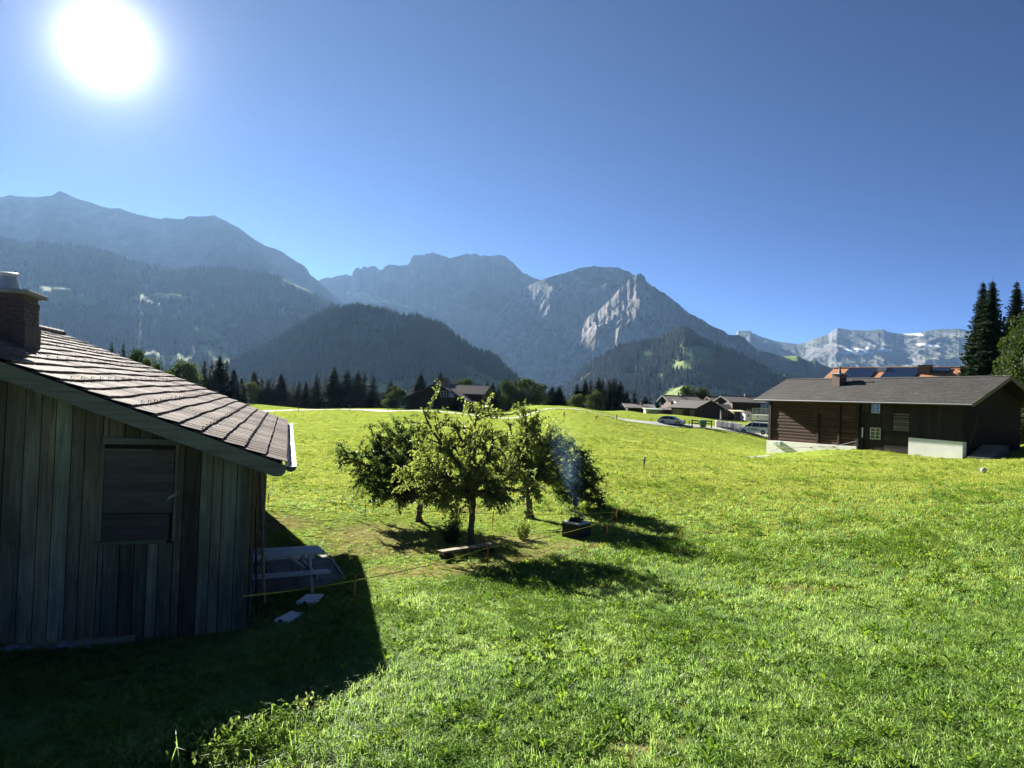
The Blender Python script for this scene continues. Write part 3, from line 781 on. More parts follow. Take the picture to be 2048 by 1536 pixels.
# tiles
TW, TE = .30, .335 * math.cos(SL)
def tile_bm(m, M):
    L, nrib = .40, 4
    prof = []
    for k in range(nrib):
        u = k / nrib * TW
        prof += [(u + .004, .0), (u + TW / nrib * .22, .013), (u + TW / nrib * .78, .013)]
    prof.append((TW - .002, 0.0))
    vs = []
    for (u, h) in prof: vs.append((0, u, .048 + h))            # lower edge (sits on the course below)
    for (u, h) in prof: vs.append((-L, u, .006 + h))
    n = len(prof)
    fs = [(k, k + 1, n + k + 1, n + k) for k in range(n - 1)]
    for (u, h) in prof: vs.append((0, u, .004))
    fs += [(2*n + k, 2*n + k + 1, k + 1, k) for k in range(n - 1)]
    vs = [M @ Vector(p) for p in vs]; m.add(vs, [tuple(reversed(f)) for f in fs])
mt = MB(); tile_bm(mt, Matrix.Identity(4)); TILE = mt.mesh('roof_tile', M_tile)
ncourse = int((XE - XR) / TE); ncol = int((YF - YN) / TW)
spots = []
camL = BMI @ CAMPOS
for a in range(ncourse + 1):
    xx = XE - a * TE
    for b in range(ncol):
        yy = YN + b * TW + (a % 2) * 0
        spots.append((xx, yy, (Vector((xx, yy, roof_z(xx))) - camL).length, a))
spots.sort(key=lambda s: s[2] + (50 if (BM @ Vector((s[0], s[1], 2))).x / max(.1, (BM @ Vector((s[0], s[1], 2))).y) < -.74 else 0))
sag = lambda x, y: .018 * math.sin(y * .9 + x) + .012 * math.sin(y * 2.3 - x * 1.7)
rest = MB()
for k, (xx, yy, d_, a) in enumerate(spots):
    M = Matrix.Translation((xx + rnd.uniform(-.006, .006), yy, roof_z(xx) - .045 + sag(xx, yy) * .5 + SHR * (yy - YN))) @ Matrix.Rotation(math.atan(SHR), 4, 'X') @ Matrix.Rotation(SL, 4, 'Y') @ Matrix.Rotation(rnd.uniform(-.012, .012), 4, 'X')
    if k < 290:
        o = link('roof_tile', TILE, roof); o.matrix_local = M
    else: tile_bm(rest, M)
o = rest.build('roof_tile', M_tile, roof); o['kind'] = 'stuff'
m = MB(); m.prism([(XR, YN, roof_z(XR) - .02), (2*XR - XE, YN, ZE - .02), (2*XR - XE, YN, ZE - .05), (XR, YN, roof_z(XR) - .05)], (0, YF - YN, SHR * (YF - YN))); m.build('far_roof_slope', M_tile, roof)
for k in range(int((YF - YN) / .38)):
    yy = YN + k * .38; m = MB()
    m.tube([(XR, yy, roof_z(XR) - .03 + SHR * (yy - YN)), (XR, yy + .41, roof_z(XR) - .015 + SHR * (yy - YN))], [.12, .135], 10, False); m.build('ridge_tile', M_tile, roof)
# snow hooks
m = MB()
for a in (2, 4, 7, 10, 13, 16, 19, 22):
    for b in range(0, ncol, 2):
        xx = XE - a * TE + .05; yy = YN + (b + (a % 4) / 2) * TW + .15; zz = roof_z(xx) + SHR * (yy - YN)
        if yy > YF - .1: continue
        m.tube([(xx - .12, yy, zz + .02), (xx, yy, zz + .012), (xx + .02, yy, zz + .06), (xx - .02, yy, zz + .075), (xx - .03, yy, zz + .03)], .007, 5)
o = m.build('snow_hooks', M_tin, roof); o['kind'] = 'stuff'
# gutter
m = MB(); nseg = 10; gx = XE + .085; gzz = ZE - .07
for side in (1.0, .92):
    pass
ring0 = [(gx + .085*math.cos(a_), gzz + .085*math.sin(a_)) for a_ in [math.pi + math.pi*k/nseg for k in range(nseg+1)]]
ring1 = [(gx + .078*math.cos(a_), gzz + .078*math.sin(a_)) for a_ in [math.pi + math.pi*k/nseg for k in range(nseg+1)]]
m.prism([(p[0], YN - .02, p[1]) for p in ring0] + [(p[0], YN - .02, p[1]) for p in reversed(ring1)], (0, YF - YN + .04, SHR * (YF - YN)))
m.prism([(p[0], YN - .03, p[1]) for p in ring0], (0, .012, 0))
m.build('gutter', M_tin, barn)
# chimney: found where its foot meets the roof slope
o_ = camL; d_ = BMI.to_3x3() @ ray(45, 694)
k_ = (ZE + TAN * (XE - o_.x) + SHR * (o_.y - YN) - o_.z) / (d_.z + TAN * d_.x - SHR * d_.y); cf = o_ + d_ * k_
CW = .85; cx1 = cf.x; cx0 = cx1 - CW; cy0 = cf.y; cy1 = cy0 + CW; 
def chim_top(px, py):
    d = BMI.to_3x3() @ ray(px, py); k = (cy0 - o_.y) / d.y; return (o_ + d * k).z
ztop = chim_top(45, 588)
zb = roof_z(cx1) + SHR * (cy0 - YN) - .1
ch = MB(); ch.box((cx0 + .02, cy0 + .02, zb - .2), (cx1 - .02, cy1 - .02, ztop)); ch = ch.build('chimney', plain("mortar", (.10, .09, .08), .9, .2, 9), barn)
bw, bh = .24, .075
nc = int((ztop - zb) / bh)
mbk = MB(); mbk.bevbox((0, 0, 0), (bw - .014, .10, bh - .014), .006); BRICK = mbk.mesh('brick', M_brick)
for a in range(nc):
    z = zb + a * bh
    if a < 7: continue
    for s in range(4):
        off = (a + s) % 2 * bw / 2; u = -off
        while u < CW - .03:
            u0, u1 = max(u, 0), min(u + bw, CW)
            if u1 - u0 > .05:
                o = link('brick', BRICK, ch); o.scale = ((u1 - u0 - .014) / (bw - .014), 1, 1); pr = rnd.uniform(-.006, .01)
                if s == 0: o.location = (cx0 + u0, cy0 - pr, z)
                elif s == 1: o.location = (cx1 + pr, cy0 + u0, z); o.rotation_euler = (0, 0, R(90))
                elif s == 2: o.location = (cx1 - u0, cy1 + pr, z); o.rotation_euler = (0, 0, R(180))
                else: o.location = (cx0 - pr, cy1 - u0, z); o.rotation_euler = (0, 0, R(270))
            u += bw
for k in range(4):      # sheet apron pieces round the foot
    m = MB(); a = cx0 - .03 + k * (CW + .06) / 4
    m.box((a, cy0 - .035, zb - .1), (a + (CW + .06) / 4 - .01, cy0 - .012, zb + 7 * bh - .02)); m.build('flashing', M_brick, ch)
for k in range(4):
    m = MB(); a = cy0 - .03 + k * (CW + .06) / 4
    m.box((cx1 + .012, a, zb - .1), (cx1 + .035, a + (CW + .06) / 4 - .01, zb + 7 * bh - .02)); m.build('flashing', M_brick, ch)
m = MB(); m.bevbox((cx0 - .13, cy0 - .13, ztop), (cx1 + .10, cy1 + .13, ztop + .075), .015); m.build('cap_slab', M_conc, ch)
m = MB(); m.lathe([(.21, 0), (.21, .02), (.135, .27), (.135, .285), (.16, .29), (.16, .33), (.145, .335)], 20, ((cx0 + cx1) / 2 + .02, (cy0 + cy1) / 2, ztop + .075)); m.build('cowl', M_metal, ch, smooth=False)

# ---------------------------------------------------------------- the long farmhouse on the right
EL = at(1510, 798, 71.8); ER = at(1946, 807, 51.7)
dv = (ER - EL); FL = Vector((dv.x, dv.y, 0)).length; FYAW = math.atan2(dv.y, dv.x)
zeav = (EL.z + ER.z) / 2
F0 = Vector((EL.x, EL.y, 0.0))
FM = Matrix.Translation(F0) @ Matrix.Rotation(FYAW, 4, 'Z'); FMI = FM.inverted()
def fpl(px, py, y):
    o = FMI @ CAMPOS; d = FMI.to_3x3() @ ray(px, py); k = (y - o.y) / d.y; q = o + d * k; return q.x, q.z
farm = thing('long_farmhouse', F0, FYAW, "long dark timber farmhouse with grey shingle roof and white plinth", "farmhouse")
WY = .80                                   # wall line behind the eave
HW = 4.0; RISE = at(2010, 753, 53.8).z - zeav
Wx0 = fpl(1540, 850, WY)[0]; Wx1 = fpl(1928, 850, WY)[0]
FW = 2 * (HW - WY)
W_log = wood("sunburnt_log", [(.026, .011, .006), (.066, .028, .014), (.125, .060, .028)], 'x', .5, .8, True, .3)
W_blk = wood("tarred_board", [(.012, .008, .006), (.024, .016, .011), (.05, .034, .022)], 'z', .5, .8, False, .25)
W_blkx = wood("tarred_log", [(.012, .008, .006), (.026, .017, .011), (.05, .034, .022)], 'x', .5, .8, False, .25)
W_sun = wood("grey_barn_board", [(.09, .075, .05), (.15, .125, .085), (.22, .19, .13)], 'x', .5, .8, False)
M_plaster = plain("white_plaster", (.80, .775, .70), .9, .10, 1.2, bump=.15)
M_frame = plain("white_paint", (.50, .49, .46), .5, .06)
M_glass = plain("window_glass", (.02, .024, .028), .06, .05, spec=.8)
zr = lambda y: zeav + RISE * (y / HW) if y < HW else zeav + RISE * (2 - y / HW)
x1715, zc0 = fpl(1715, 893, WY); zc1 = fpl(1545, 881, WY)[1]; x1820, zw0 = fpl(1820, 875, WY); zw1 = fpl(1928, 884, WY)[1]
zg = -1.2
# core
m = MB(); m.prism([(Wx0 + .08, WY + .1, zg), (Wx0 + .08, 2*HW - WY, zg), (Wx0 + .08, 2*HW - WY, zr(WY) - .2), (Wx0 + .08, HW, zr(HW) - .25), (Wx0 + .08, WY + .1, zr(WY) - .2)], (Wx1 - Wx0 - .16, 0, 0))
m.build('wall', W_blkx, farm)
# left log section: one log per course
nlog = 14; zl0 = (zc0 + zc1) / 2
for k in range(nlog):
    a = zl0 + (zr(WY) - .2 - zl0) * k / nlog; b = zl0 + (zr(WY) - .2 - zl0) * (k + 1) / nlog
    for (xa, xb) in ((Wx0, Wx0 + (x1715 - Wx0) * .53), (Wx0 + (x1715 - Wx0) * .53 + .01, x1715)):
        m = MB(); pj = rnd.uniform(0, .025)
        m.prism([(xa, WY - pj, a + .02), (xa, WY - pj - .015, (a + b) / 2), (xa, WY - pj, b - .01), (xa, WY + .12, b - .01), (xa, WY + .12, a + .02)], (xb - xa - .008, 0, 0))
        m.build('log', W_log, farm)
for px in (1638, 1680):
    a = fpl(px, 850, WY)[0]; zt = fpl(px, 812 if px == 1680 else 828, WY)[1]
    m = MB(); m.box((a - .11, WY - .17, zl0 - .25), (a + .11, WY - .03, zt)); m.build('wall_post', W_blk, farm)
m = MB(); m.box((Wx0 - .10, WY - .12, zl0 - .1), (Wx0 + .22, WY + .25, zr(WY) - .15)); m.build('corner_post', W_blk, farm)
m = MB(); m.box((x1715 - .16, WY - .12, zl0 - .1), (x1715 + .16, WY + .2, zr(WY) - .15)); m.build('corner_post', W_blk, farm)
# concrete plinth under the logs, its ledge and the ramped path
m = MB(); m.prism([(Wx0 - .12, WY - .26, zg), (x1715 + .1, WY - .26, zg), (x1715 + .1, WY - .26, zc0), (Wx0 - .12, WY - .26, zc1)], (0, .5, 0)); m.build('plinth', M_plaster, farm)
# middle section: recessed boards
x1790 = fpl(1790, 850, WY)[0]
xa = x1715 + .16
while xa < x1790:
    w = rnd.uniform(.22, .32); m = MB(); m.box((xa, WY + .05 + rnd.uniform(0, .02), zg), (min(xa + w, x1790) - .012, WY + .11, zr(WY) - .15)); m.build('plank', W_blk, farm); xa += w
# grey board gate with gaps (hay door)
zt0, zt1 = fpl(1805, 825, WY)[1], fpl(1805, 862, WY)[1]
xg0, xg1 = fpl(1787, 840, WY)[0], fpl(1820, 840, WY)[0]
for k in range(7):
    a = zt1 + (zt0 - zt1) * k / 7; b = zt1 + (zt0 - zt1) * (k + 1) / 7
    m = MB(); m.box((xg0, WY - .02, a), (xg1 - .05, WY + .03, b - (.09 if k > 3 else .03))); m.build('gate_board', W_sun, farm)
for k in range(8):
    a = zg + 1.0 + (zt1 - zg - 1.05) * k / 8; b = zg + 1.0 + (zt1 - zg - 1.05) * (k + 1) / 8
    m = MB(); m.box((fpl(1768, 880, WY)[0], WY - .01, a), (xg1 - .05, WY + .04, b - .02)); m.build('log', W_blkx, farm)
for k in range(6):
    a = zt1 + (zr(WY) - .3 - zt1) * k / 6; b = zt1 + (zr(WY) - .3 - zt1) * (k + 1) / 6
    m = MB(); m.box((fpl(1765, 840, WY)[0], WY - .0, a), (fpl(1785, 840, WY)[0], WY + .04, b - .02)); m.build('log', W_blkx, farm)
# right section
xa = x1820
while xa < Wx1 - .02:
    w = rnd.uniform(.24, .34); m = MB(); m.box((xa, WY - .05 + rnd.uniform(0, .02), zw1 - .1), (min(xa + w, Wx1) - .012, WY + .06, zr(WY) - .15)); m.build('plank', W_blk, farm); xa += w
m = MB(); m.prism([(x1820 - .02, WY - .14, zg), (Wx1 + .03, WY - .14, zg), (Wx1 + .03, WY - .14, zw1), (x1820 - .02, WY - .14, zw0)], (0, .4, 0)); m.build('white_wall', M_plaster, farm)
# windows
def window(parent, x, z, w, h, y, nx=2, nz=2, mat=M_frame, d=.05):
    m = MB(); f = .055
    m.box((x, y, z), (x + f, y + d, z + h)); m.box((x + w - f, y, z), (x + w, y + d, z + h))
    m.box((x + f, y, z), (x + w - f, y + d, z + f)); m.box((x + f, y, z + h - f), (x + w - f, y + d, z + h))
    for k in range(1, nx): m.box((x + w*k/nx - .03, y + .004, z + f), (x + w*k/nx + .03, y + d, z + h - f))
    for k in range(1, nz): m.box((x + f, y + .012, z + h*k/nz - .015), (x + w - f, y + d - .006, z + h*k/nz + .015))
    o = m.build('window', mat, parent)
    m = MB(); m.box((x + .02, y + d * .5, z + .02), (x + w - .02, y + d * .7, z + h - .02)); m.build('pane', M_glass, o)
    return o
for (pa, pb) in (((1740, 878), (1761, 856)), ((1743, 826), (1760, 806))):
    a = fpl(*pa, WY - .02); b = fpl(*pb, WY - .02); window(farm, a[0], a[1], b[0] - a[0], b[1] - a[1], WY - .03, 2, 3)
a = fpl(1718, 897, WY); b = fpl(1727, 855, WY)
m = MB(); m.box((a[0], WY - .03, a[1] - .3), (b[0], WY + .04, b[1])); dr = m.build('door', W_blk, farm)
m = MB(); m.box((b[0] - .12, WY - .05, fpl(1726, 875, WY)[1]), (b[0], WY - .031, b[1])); m.build('door_frame', M_frame, dr)
for px in (1727, 1731, 1734):      # pale things hanging under the eave
    a = fpl(px, 823, WY - .2); m = MB(); m.tube([(a[0], WY - .2, a[1]), (a[0] + .02, WY - .2, a[1] + .75)], .02, 6); m.build('hanging_pole', W_sun, farm)
# roof with shingle courses
t = NT("grey_shingle"); P = t.coord('Object')
n1 = t.noise(t.coord('Object', (.5, 4, 4)), 3.2, 5, .7); n2 = t.noise(P, .5, 4)
cc = t.ramp(t.math('ADD', t.math('MULTIPLY', n1, .75), t.math('MULTIPLY', n2, .25)), [(.36, (.022, .020, .018)), (.52, (.040, .037, .034)), (.62, (.066, .062, .057)), (.70, (.22, .215, .205))])
t.bump(n1, .4, .02); M_shingle = t.fin(cc, .8, 0, .3)
m = MB(); Lx = FL
m.prism([(0, 0, zeav - .03), (0, HW, zr(HW) - .03), (0, 2*HW, zeav - .03), (0, 2*HW, zeav - .16), (0, HW, zr(HW) - .16), (0, .02, zeav - .16)], (Lx, 0, 0))
froof = m.build('roof', W_blkx, farm)
m = MB(); ncs = 26; sl = math.hypot(HW, RISE)
rs = random.Random(9)
for side in (0, 1):
    for k in range(ncs):
        x_ = -.03
        while x_ < Lx:
            w = rs.uniform(.25, .6); xe = min(x_ + w, Lx + .03)
            s0 = k / ncs; s1 = min(1.0, (k + 1.35) / ncs); lift = rs.uniform(.022, .045); jl = rs.uniform(-.02, .02) / HW
            y0, y1 = HW * (s0 + jl) - .03, HW * s1; z0_, z1_ = zeav + RISE * (s0 + jl), zeav + RISE * s1
            if side: y0, y1 = 2*HW - y0, 2*HW - y1
            vs_ = [(x_, y0, z0_ + lift), (xe - .012, y0, z0_ + lift), (xe - .012, y1, z1_ + .004), (x_, y1, z1_ + .004), (x_, y0, z0_ - .03), (xe - .012, y0, z0_ - .03)]
            m.add(vs_, [(0, 1, 2, 3), (4, 5, 1, 0)] if not side else [(3, 2, 1, 0), (0, 1, 5, 4)]); x_ = xe
o = m.build('shingles', M_shingle, froof); o['kind'] = 'stuff'
m = MB(); m.prism([(-.05, HW - .16, zr(HW) + .0), (-.05, HW, zr(HW) + .07), (-.05, HW + .16, zr(HW) + .0), (-.05, HW, zr(HW) + .02)], (Lx + .1, 0, 0)); m.build('ridge_cap', M_shingle, froof)
m = MB(); m.tube([(-.05, -.09, zeav - .08), (Lx + .05, -.09, zeav - .10)], .075, 8); m.build('gutter', M_tin, farm)
for xx in (-.06, Lx + .005):
    for sg in (0, 1):
        m = MB(); f = lambda y: (y if not sg else 2*HW - y)
        m.prism([(xx, f(-.02), zeav - .26), (xx, f(HW), zr(HW) - .25), (xx, f(HW), zr(HW) + .02), (xx, f(-.02), zeav + .02)], (.05, 0, 0)); m.build('barge_board', W_sun if xx > 0 else W_blkx, farm)
# gable strut and steps at the right end
m = MB(); m.box((Lx - .35, WY + .1, zr(WY) - 1.4), (Lx - .2, 2*HW - WY, zr(WY) - 1.25)); m.build('gable_beam', W_blkx, farm)
m = MB(); m.tube([(Wx1 + .3, WY + .2, zw1 - .3), (Lx - .3, WY + .3, zr(WY) - 1.2)], .06, 6); m.build('strut', W_blk, farm)
M_step = plain('shade_toned_step_concrete', (.085, .085, .085), .9, .25, 4)  # concrete colour darkened to stand in for the shade on the steps
zst = gz(*(FM @ Vector((Wx1 + 1.2, WY, 0))).xy)
m0 = zst
for k in range(6):
    m = MB(); m.box((Wx1 + .35, WY - .1 + k * .32, m0 - .4), (Wx1 + 2.0, WY + .25 + k * .32, m0 + .17 * (k + 1))); m.build('step', M_step, farm)
# chimney
o2 = FMI @ CAMPOS; d2 = FMI.to_3x3() @ ray(1672, 773)
kk = (zeav + RISE / HW * (0 - 0) + RISE / HW * o2.y - o2.z) / (d2.z - RISE / HW * d2.y); q = o2 + d2 * kk
zt = q.z + (at(1672, 748, 1).z - at(1672, 773, 1).z) * (FM @ q).y
M_chim = plain("brown_sheet", (.13, .075, .055), .55, .2, 3)
m = MB(); m.box((q.x - .42, q.y - .05, q.z - .6), (q.x + .42, q.y + .8, zt)); fch = m.build('chimney', M_chim, farm)
m = MB(); m.box((q.x - .5, q.y - .13, zt), (q.x + .5, q.y + .88, zt + .07)); m.build('cap_slab', plain("pale_cap", (.6, .6, .6), .5, .05), fch)
m = MB(); m.lathe([(.16, 0), (.11, .25), (.05, .5), (.14, .52), (.02, .62)], 10, (q.x + .05, q.y + .35, zt + .07)); m.build('cowl', M_tin, fch)
# meter boxes, handrail
for px in (1550.5, 1558):
    a = fpl(px - 4, 890.5, WY - .42); b = fpl(px + 3.2, 883, WY - .42)
    m = MB(); m.bevbox((a[0], WY - .46, a[1]), (b[0], WY - .26, b[1]), .02); m.build('meter_box', plain("pale_green_box", (.50, .56, .50), .5, .05), farm)
m = MB(); pts = [fpl(px, py, WY - .5) for px, py in ((1543, 903), (1560, 895), (1580, 896), (1640, 893), (1660, 894), (1680, 890), (1712, 882.5), (1714, 895))]
m.tube([(a[0], WY - .5, a[1]) for a in pts], .022, 8); m.build('handrail', M_tin, farm)
for px, py in ((1580, 896), (1620, 894.5), (1665, 893)):
    a = fpl(px, py, WY - .5); m = MB(); m.box((a[0] - .03, WY - .5, a[1] - .06), (a[0] + .03, WY - .26, a[1] - .01)); m.build('rail_bracket', M_tin, farm)
m = MB(); a = FM @ Vector((Wx0 - .4, WY - .6, 0))
# concrete path at the left corner and along the front
pth = [(1500, 915), (1540, 911)]

# ---------------------------------------------------------------- generic gable house for the middle distance
def gable_house(name, label, O, yaw, W, L, zb, ze, rise, roofm, wallm, oh=.7, wins=(), chim=None, group=None, plinth=None, base_h=0, cat="chalet", lowm=None):
    """O: front-left wall corner; gable of width W along local x faces local -y; ridge along local y"""
    h = thing(name, (O.x, O.y, zb), yaw, label, cat, group)
    e = ze - zb; p = rise / (W / 2 + oh)
    m = MB(); m.prism([(0, 0, -1.0), (W, 0, -1.0), (W, 0, e + p*oh - .05), (W/2, 0, e + rise - .12), (0, 0, e + p*oh - .05)], (0, L, 0)); m.build('wall', wallm, h)
    if lowm:
        m = MB(); m.box((-.06, -.06, -1.0), (W + .06, L + .06, base_h)); m.build('base_wall', lowm, h)
    m = MB(); th = .16
    m.prism([(-oh, -oh, e), (W/2, -oh, e + rise), (W + oh, -oh, e), (W + oh, -oh, e - th), (W/2, -oh, e + rise - th), (-oh, -oh, e - th)], (0, L + 2*oh, 0)); ro = m.build('roof', roofm, h)
    m = MB(); m.tube([(W/2, -oh - .03, e + rise + .02), (W/2, L + oh + .03, e + rise + .02)], .11, 6); m.build('ridge_cap', roofm, ro)
    for sg in (-1, 1):
        m = MB(); xe = -oh if sg < 0 else W + oh
        m.prism([(xe, -oh - .05, e - .2), (W/2, -oh - .05, e + rise - .2), (W/2, -oh - .05, e + rise + .04), (xe, -oh - .05, e + .04)], (0, .05, 0)); m.build('barge_board', W_blkx, h)
        m = MB(); xg = xe + sg * .07; m.tube([(xg, -oh, e - .06), (xg, L + oh, e - .06)], .07, 6); m.build('gutter', M_tin, h)
    if chim:
        cx, cy_, cw, chh = chim; zz = e + rise - p * abs(cx - W/2)
        m = MB(); m.box((cx - cw/2, cy_ - cw/2, zz - .5), (cx + cw/2, cy_ + cw/2, zz + chh)); c = m.build('chimney', M_chim, h)
        m = MB(); m.box((cx - cw/2 - .1, cy_ - cw/2 - .1, zz + chh), (cx + cw/2 + .1, cy_ + cw/2 + .1, zz + chh + .08)); m.build('cap_slab', M_conc, c)
        m = MB(); m.tube([(cx, cy_, zz + chh + .08), (cx, cy_, zz + chh + .4)], .12, 8); m.build('cowl', M_tin, c)
    for wv in wins:
        side, u, z, w, hh = wv[:5]
        if side == 'f': window(h, u, z, w, hh, -.05, 2, 2)
        else:
            o = window(h, 0, z, w, hh, -.05, 2, 2)
            o.rotation_euler = (0, 0, R(90 if side == 'r' else -90)); o.location = ((W, u, 0) if side == 'r' else (0, u, 0))
    return h
def roof_mat(name, col):
    t = NT(name); n1 = t.noise(t.coord('Object', (2, .6, 2)), 2.5, 5, .7)
    c = t.ramp(n1, [(.3, c3(col, .65)), (.7, c3(col, 1.35))]); t.bump(n1, .3, .05); return t.fin(c, .75, 0, .3)
M_roofG = roof_mat("greybrown_roof", (.105, .09, .078)); M_roofD = roof_mat("dark_slate_roof", (.06, .052, .048)); M_roofB = roof_mat("brown_roof", (.135, .10, .078)); M_roofO = roof_mat("orange_tile_roof", (.42, .19, .085))
W_house = wood("dark_house_timber", [(.012, .008, .007), (.028, .017, .013), (.05, .032, .022)], 'z', .4, .8, False)
# centre chalet across the road
A = at(812, 820, 148); Bq = at(938, 822, 146)
CYAW = math.atan2(Bq.y - A.y, Bq.x - A.x) - .12
Wc = (Bq - A).length
chal = gable_house('chalet', "dark timber chalet with grey gable roof behind the apple trees", A, CYAW, Wc, 12, gz(A.x, A.y), at(806, 799, 148).z, at(889, 767, 148).z - at(806, 799, 148).z, M_roofG, W_house, .75,
    [('f', Wc*.565, 2.75, 1.25, 1.15), ('f', Wc*.70, 2.75, 1.1, 1.15)], None)
cz = at(901, 768, 150).z - gz(A.x, A.y)
m = MB(); lx = Wc*.5 + 1.1; m.box((lx - .32, 2.2, cz - 1.0), (lx + .32, 2.9, cz + 1.0)); c = m.build('chimney', M_chim, chal)
m = MB(); m.box((lx - .42, 2.1, cz + 1.0), (lx + .42, 3.0, cz + 1.1)); m.build('cap_slab', M_conc, c)
m = MB(); m.box((lx - .2, 2.3, cz + 1.1), (lx + .2, 2.8, cz + 1.35)); m.build('cowl', M_tin, c)
# lower cross wing on the right of the chalet
m = MB(); e = at(948, 788, 152).z - gz(A.x, A.y); r_ = at(930, 771, 155).z - gz(A.x, A.y)
m.prism([(Wc*.62, 4.0, e), (Wc*.62, 7.5, r_), (Wc*.62, 11.0, e), (Wc*.62, 11.0, e - .16), (Wc*.62, 7.5, r_ - .16), (Wc*.62, 4.0, e - .16)], (Wc*.55, 0, 0)); wing = m.build('wing_roof', M_roofG, chal)
m = MB(); m.box((Wc*.7, 4.6, -1), (Wc*1.12, 10.4, e)); m.build('wing_wall', W_house, chal)
m = MB(); m.box((-.75, .6, at(800, 810, 148).z - gz(A.x, A.y)), (-.15, 1.6, at(800, 803, 148).z - gz(A.x, A.y))); m.build('white_panel', M_frame, chal)
# house under the orange roof, with solar panels, behind the farmhouse
HY = 104.0
Ra = at(1668, 739, HY + 6); Rb = at(1932, 733, HY - 6)
hd = Vector((Rb.x - Ra.x, Rb.y - Ra.y, 0)); HL = hd.length; HYAW = math.atan2(hd.y, hd.x)
hz = (Ra.z + Rb.z) / 2; HM = Matrix.Translation((Ra.x, Ra.y, hz)) @ Matrix.Rotation(HYAW, 4, 'Z'); HMI = HM.inverted()
hg_ = gz(Ra.x, Ra.y) - hz
oh_ = thing('solar_house', (Ra.x, Ra.y, hz), HYAW, "house with orange tile roof and dark solar panels behind the farmhouse", "house")
PR, HWo = .44, 6.2
m = MB(); m.prism([(0, -HWo, -HWo*PR), (0, 0, 0), (0, HWo, -HWo*PR), (0, HWo, -HWo*PR - .2), (0, 0, -.2), (0, -HWo, -HWo*PR - .2)], (HL, 0, 0)); hro = m.build('roof', M_roofO, oh_)
m = MB(); m.prism([(.9, -HWo + .9, hg_ - 1), (.9, HWo - .9, hg_ - 1), (.9, HWo - .9, -HWo*PR + .2), (.9, 0, -.3), (.9, -HWo + .9, -HWo*PR + .2)], (HL - 1.8, 0, 0)); m.build('wall', M_plaster, oh_)
m = MB(); m.tube([(-.05, 0, .03), (HL + .05, 0, .03)], .13, 8); m.build('ridge_cap', M_roofO, hro)
M_solar = plain("solar_cell", (.012, .020, .045), .12, .1, 2, spec=.9); M_solfr = M_tin
def hpl(px, py):
    o = HMI @ CAMPOS; d = HMI.to_3x3() @ ray(px, py); k = (PR*o.y - o.z) / (d.z - PR*d.y); q = o + d*k; return q.x, q.y
pa = MB(); pa.bevbox((.01, .01, 0), (1.0, 1.62, .04), .012); PANEL = pa.mesh('solar_panel', M_solar)
def panels(xa, xb, ya, yb):
    nx_ = max(1, int(round((xb - xa) / 1.01))); ny_ = max(1, int(round((yb - ya) / 1.64)))
    for i in range(nx_):
        for j in range(ny_):
            o = link('solar_panel', PANEL, hro)
            sx, sy = (xb - xa) / nx_, (yb - ya) / ny_
            o.matrix_local = Matrix.Translation((xa + i*sx, ya + j*sy, PR*(ya + j*sy) + .10)) @ Matrix.Rotation(math.atan(PR), 4, 'X') @ Matrix.Diagonal((sx/1.01, sy/1.64*math.sqrt(1+PR*PR), 1, 1))
a, b = hpl(1706, 738), hpl(1757, 738); a2 = hpl(1678, 752); panels(a2[0] * .5 + a[0] * .5, b[0], -5.4, -.35)
c_, d_2 = hpl(1779, 736), hpl(1843, 738); panels(hpl(1770, 745)[0], d_2[0], -5.4, -.35)
e_, f_ = hpl(1851, 736), hpl(1905, 735); panels(d_2[0] + .9, f_[0], -1.6, -.30)
a = hpl(1755, 743); m = MB(); m.box((a[0], a[1], PR*a[1]), (a[0] + 1.2, a[1] + 1.0, PR*(a[1]+1) + .15)); sk = m.build('skylight', M_metal, hro)
a = hpl(1848, 748); m = MB(); m.box((a[0] - .75, a[1], PR*a[1] - .5), (a[0] + .75, a[1] + 1.1, PR*a[1] + 1.15)); c = m.build('chimney', M_chim, oh_)
m = MB(); m.box((a[0] - .85, a[1] - .1, PR*a[1] + 1.15), (a[0] + .85, a[1] + 1.2, PR*a[1] + 1.23)); m.build('cap_slab', M_tin, c)

# the hamlet between
def eave_house(name, label, pxl, pxr, pyb, pye, pyr, d, depth, roofm, wallm, yaw_off=0.0, **kw):
    """house whose long side faces the camera: eave from pxl to pxr"""
    A = at(pxl, pyb, d); B = at(pxr, pyb, d)
    L = (B - A).length; yaw = math.atan2(B.y - A.y, B.x - A.x) + yaw_off
    # local y of gable_house becomes -x of the eave line: rotate so that the ridge runs along the eave
    W = depth; O = B
    zb = min(gz(A.x, A.y), A.z); ze = at((pxl+pxr)/2, pye, d).z; rise = (at((pxl+pxr)/2, pyr, d + W/2).z - ze)
    return gable_house(name, label, O, yaw + R(90), W, L, zb, ze, rise, roofm, wallm, **kw)
eave_house('hamlet_house', "brown roofed chalet with a white annex left of the dark barn", 1341, 1396, 824, 804, 792, 172, 9, M_roofG, W_log, .05, wins=[('l', 1.5, 1.2, 1.0, 1.1), ('l', 4.2, 1.2, 1.0, 1.1)], oh=1.0, group=None, chim=(4.5, 3.5, .35, .5))
m = thing('white_annex', (0, 0, 0), 0, "white walled annex between the brown roofed chalet and the barn", "annex")
a = at(1352, 819, 168); m.location = (a.x, a.y, a.z - .6)
x = MB(); w_ = 1.3; hgt = (at(1352, 803.5, 168) - a).z + .6; x.box((0, 0, -.6), (w_, 3, hgt)); x.build('wall', M_plaster, m)
x = MB(); x.box((.35, -.03, .6), (.95, -.002, 1.5)); x.build('window', M_glass, m)
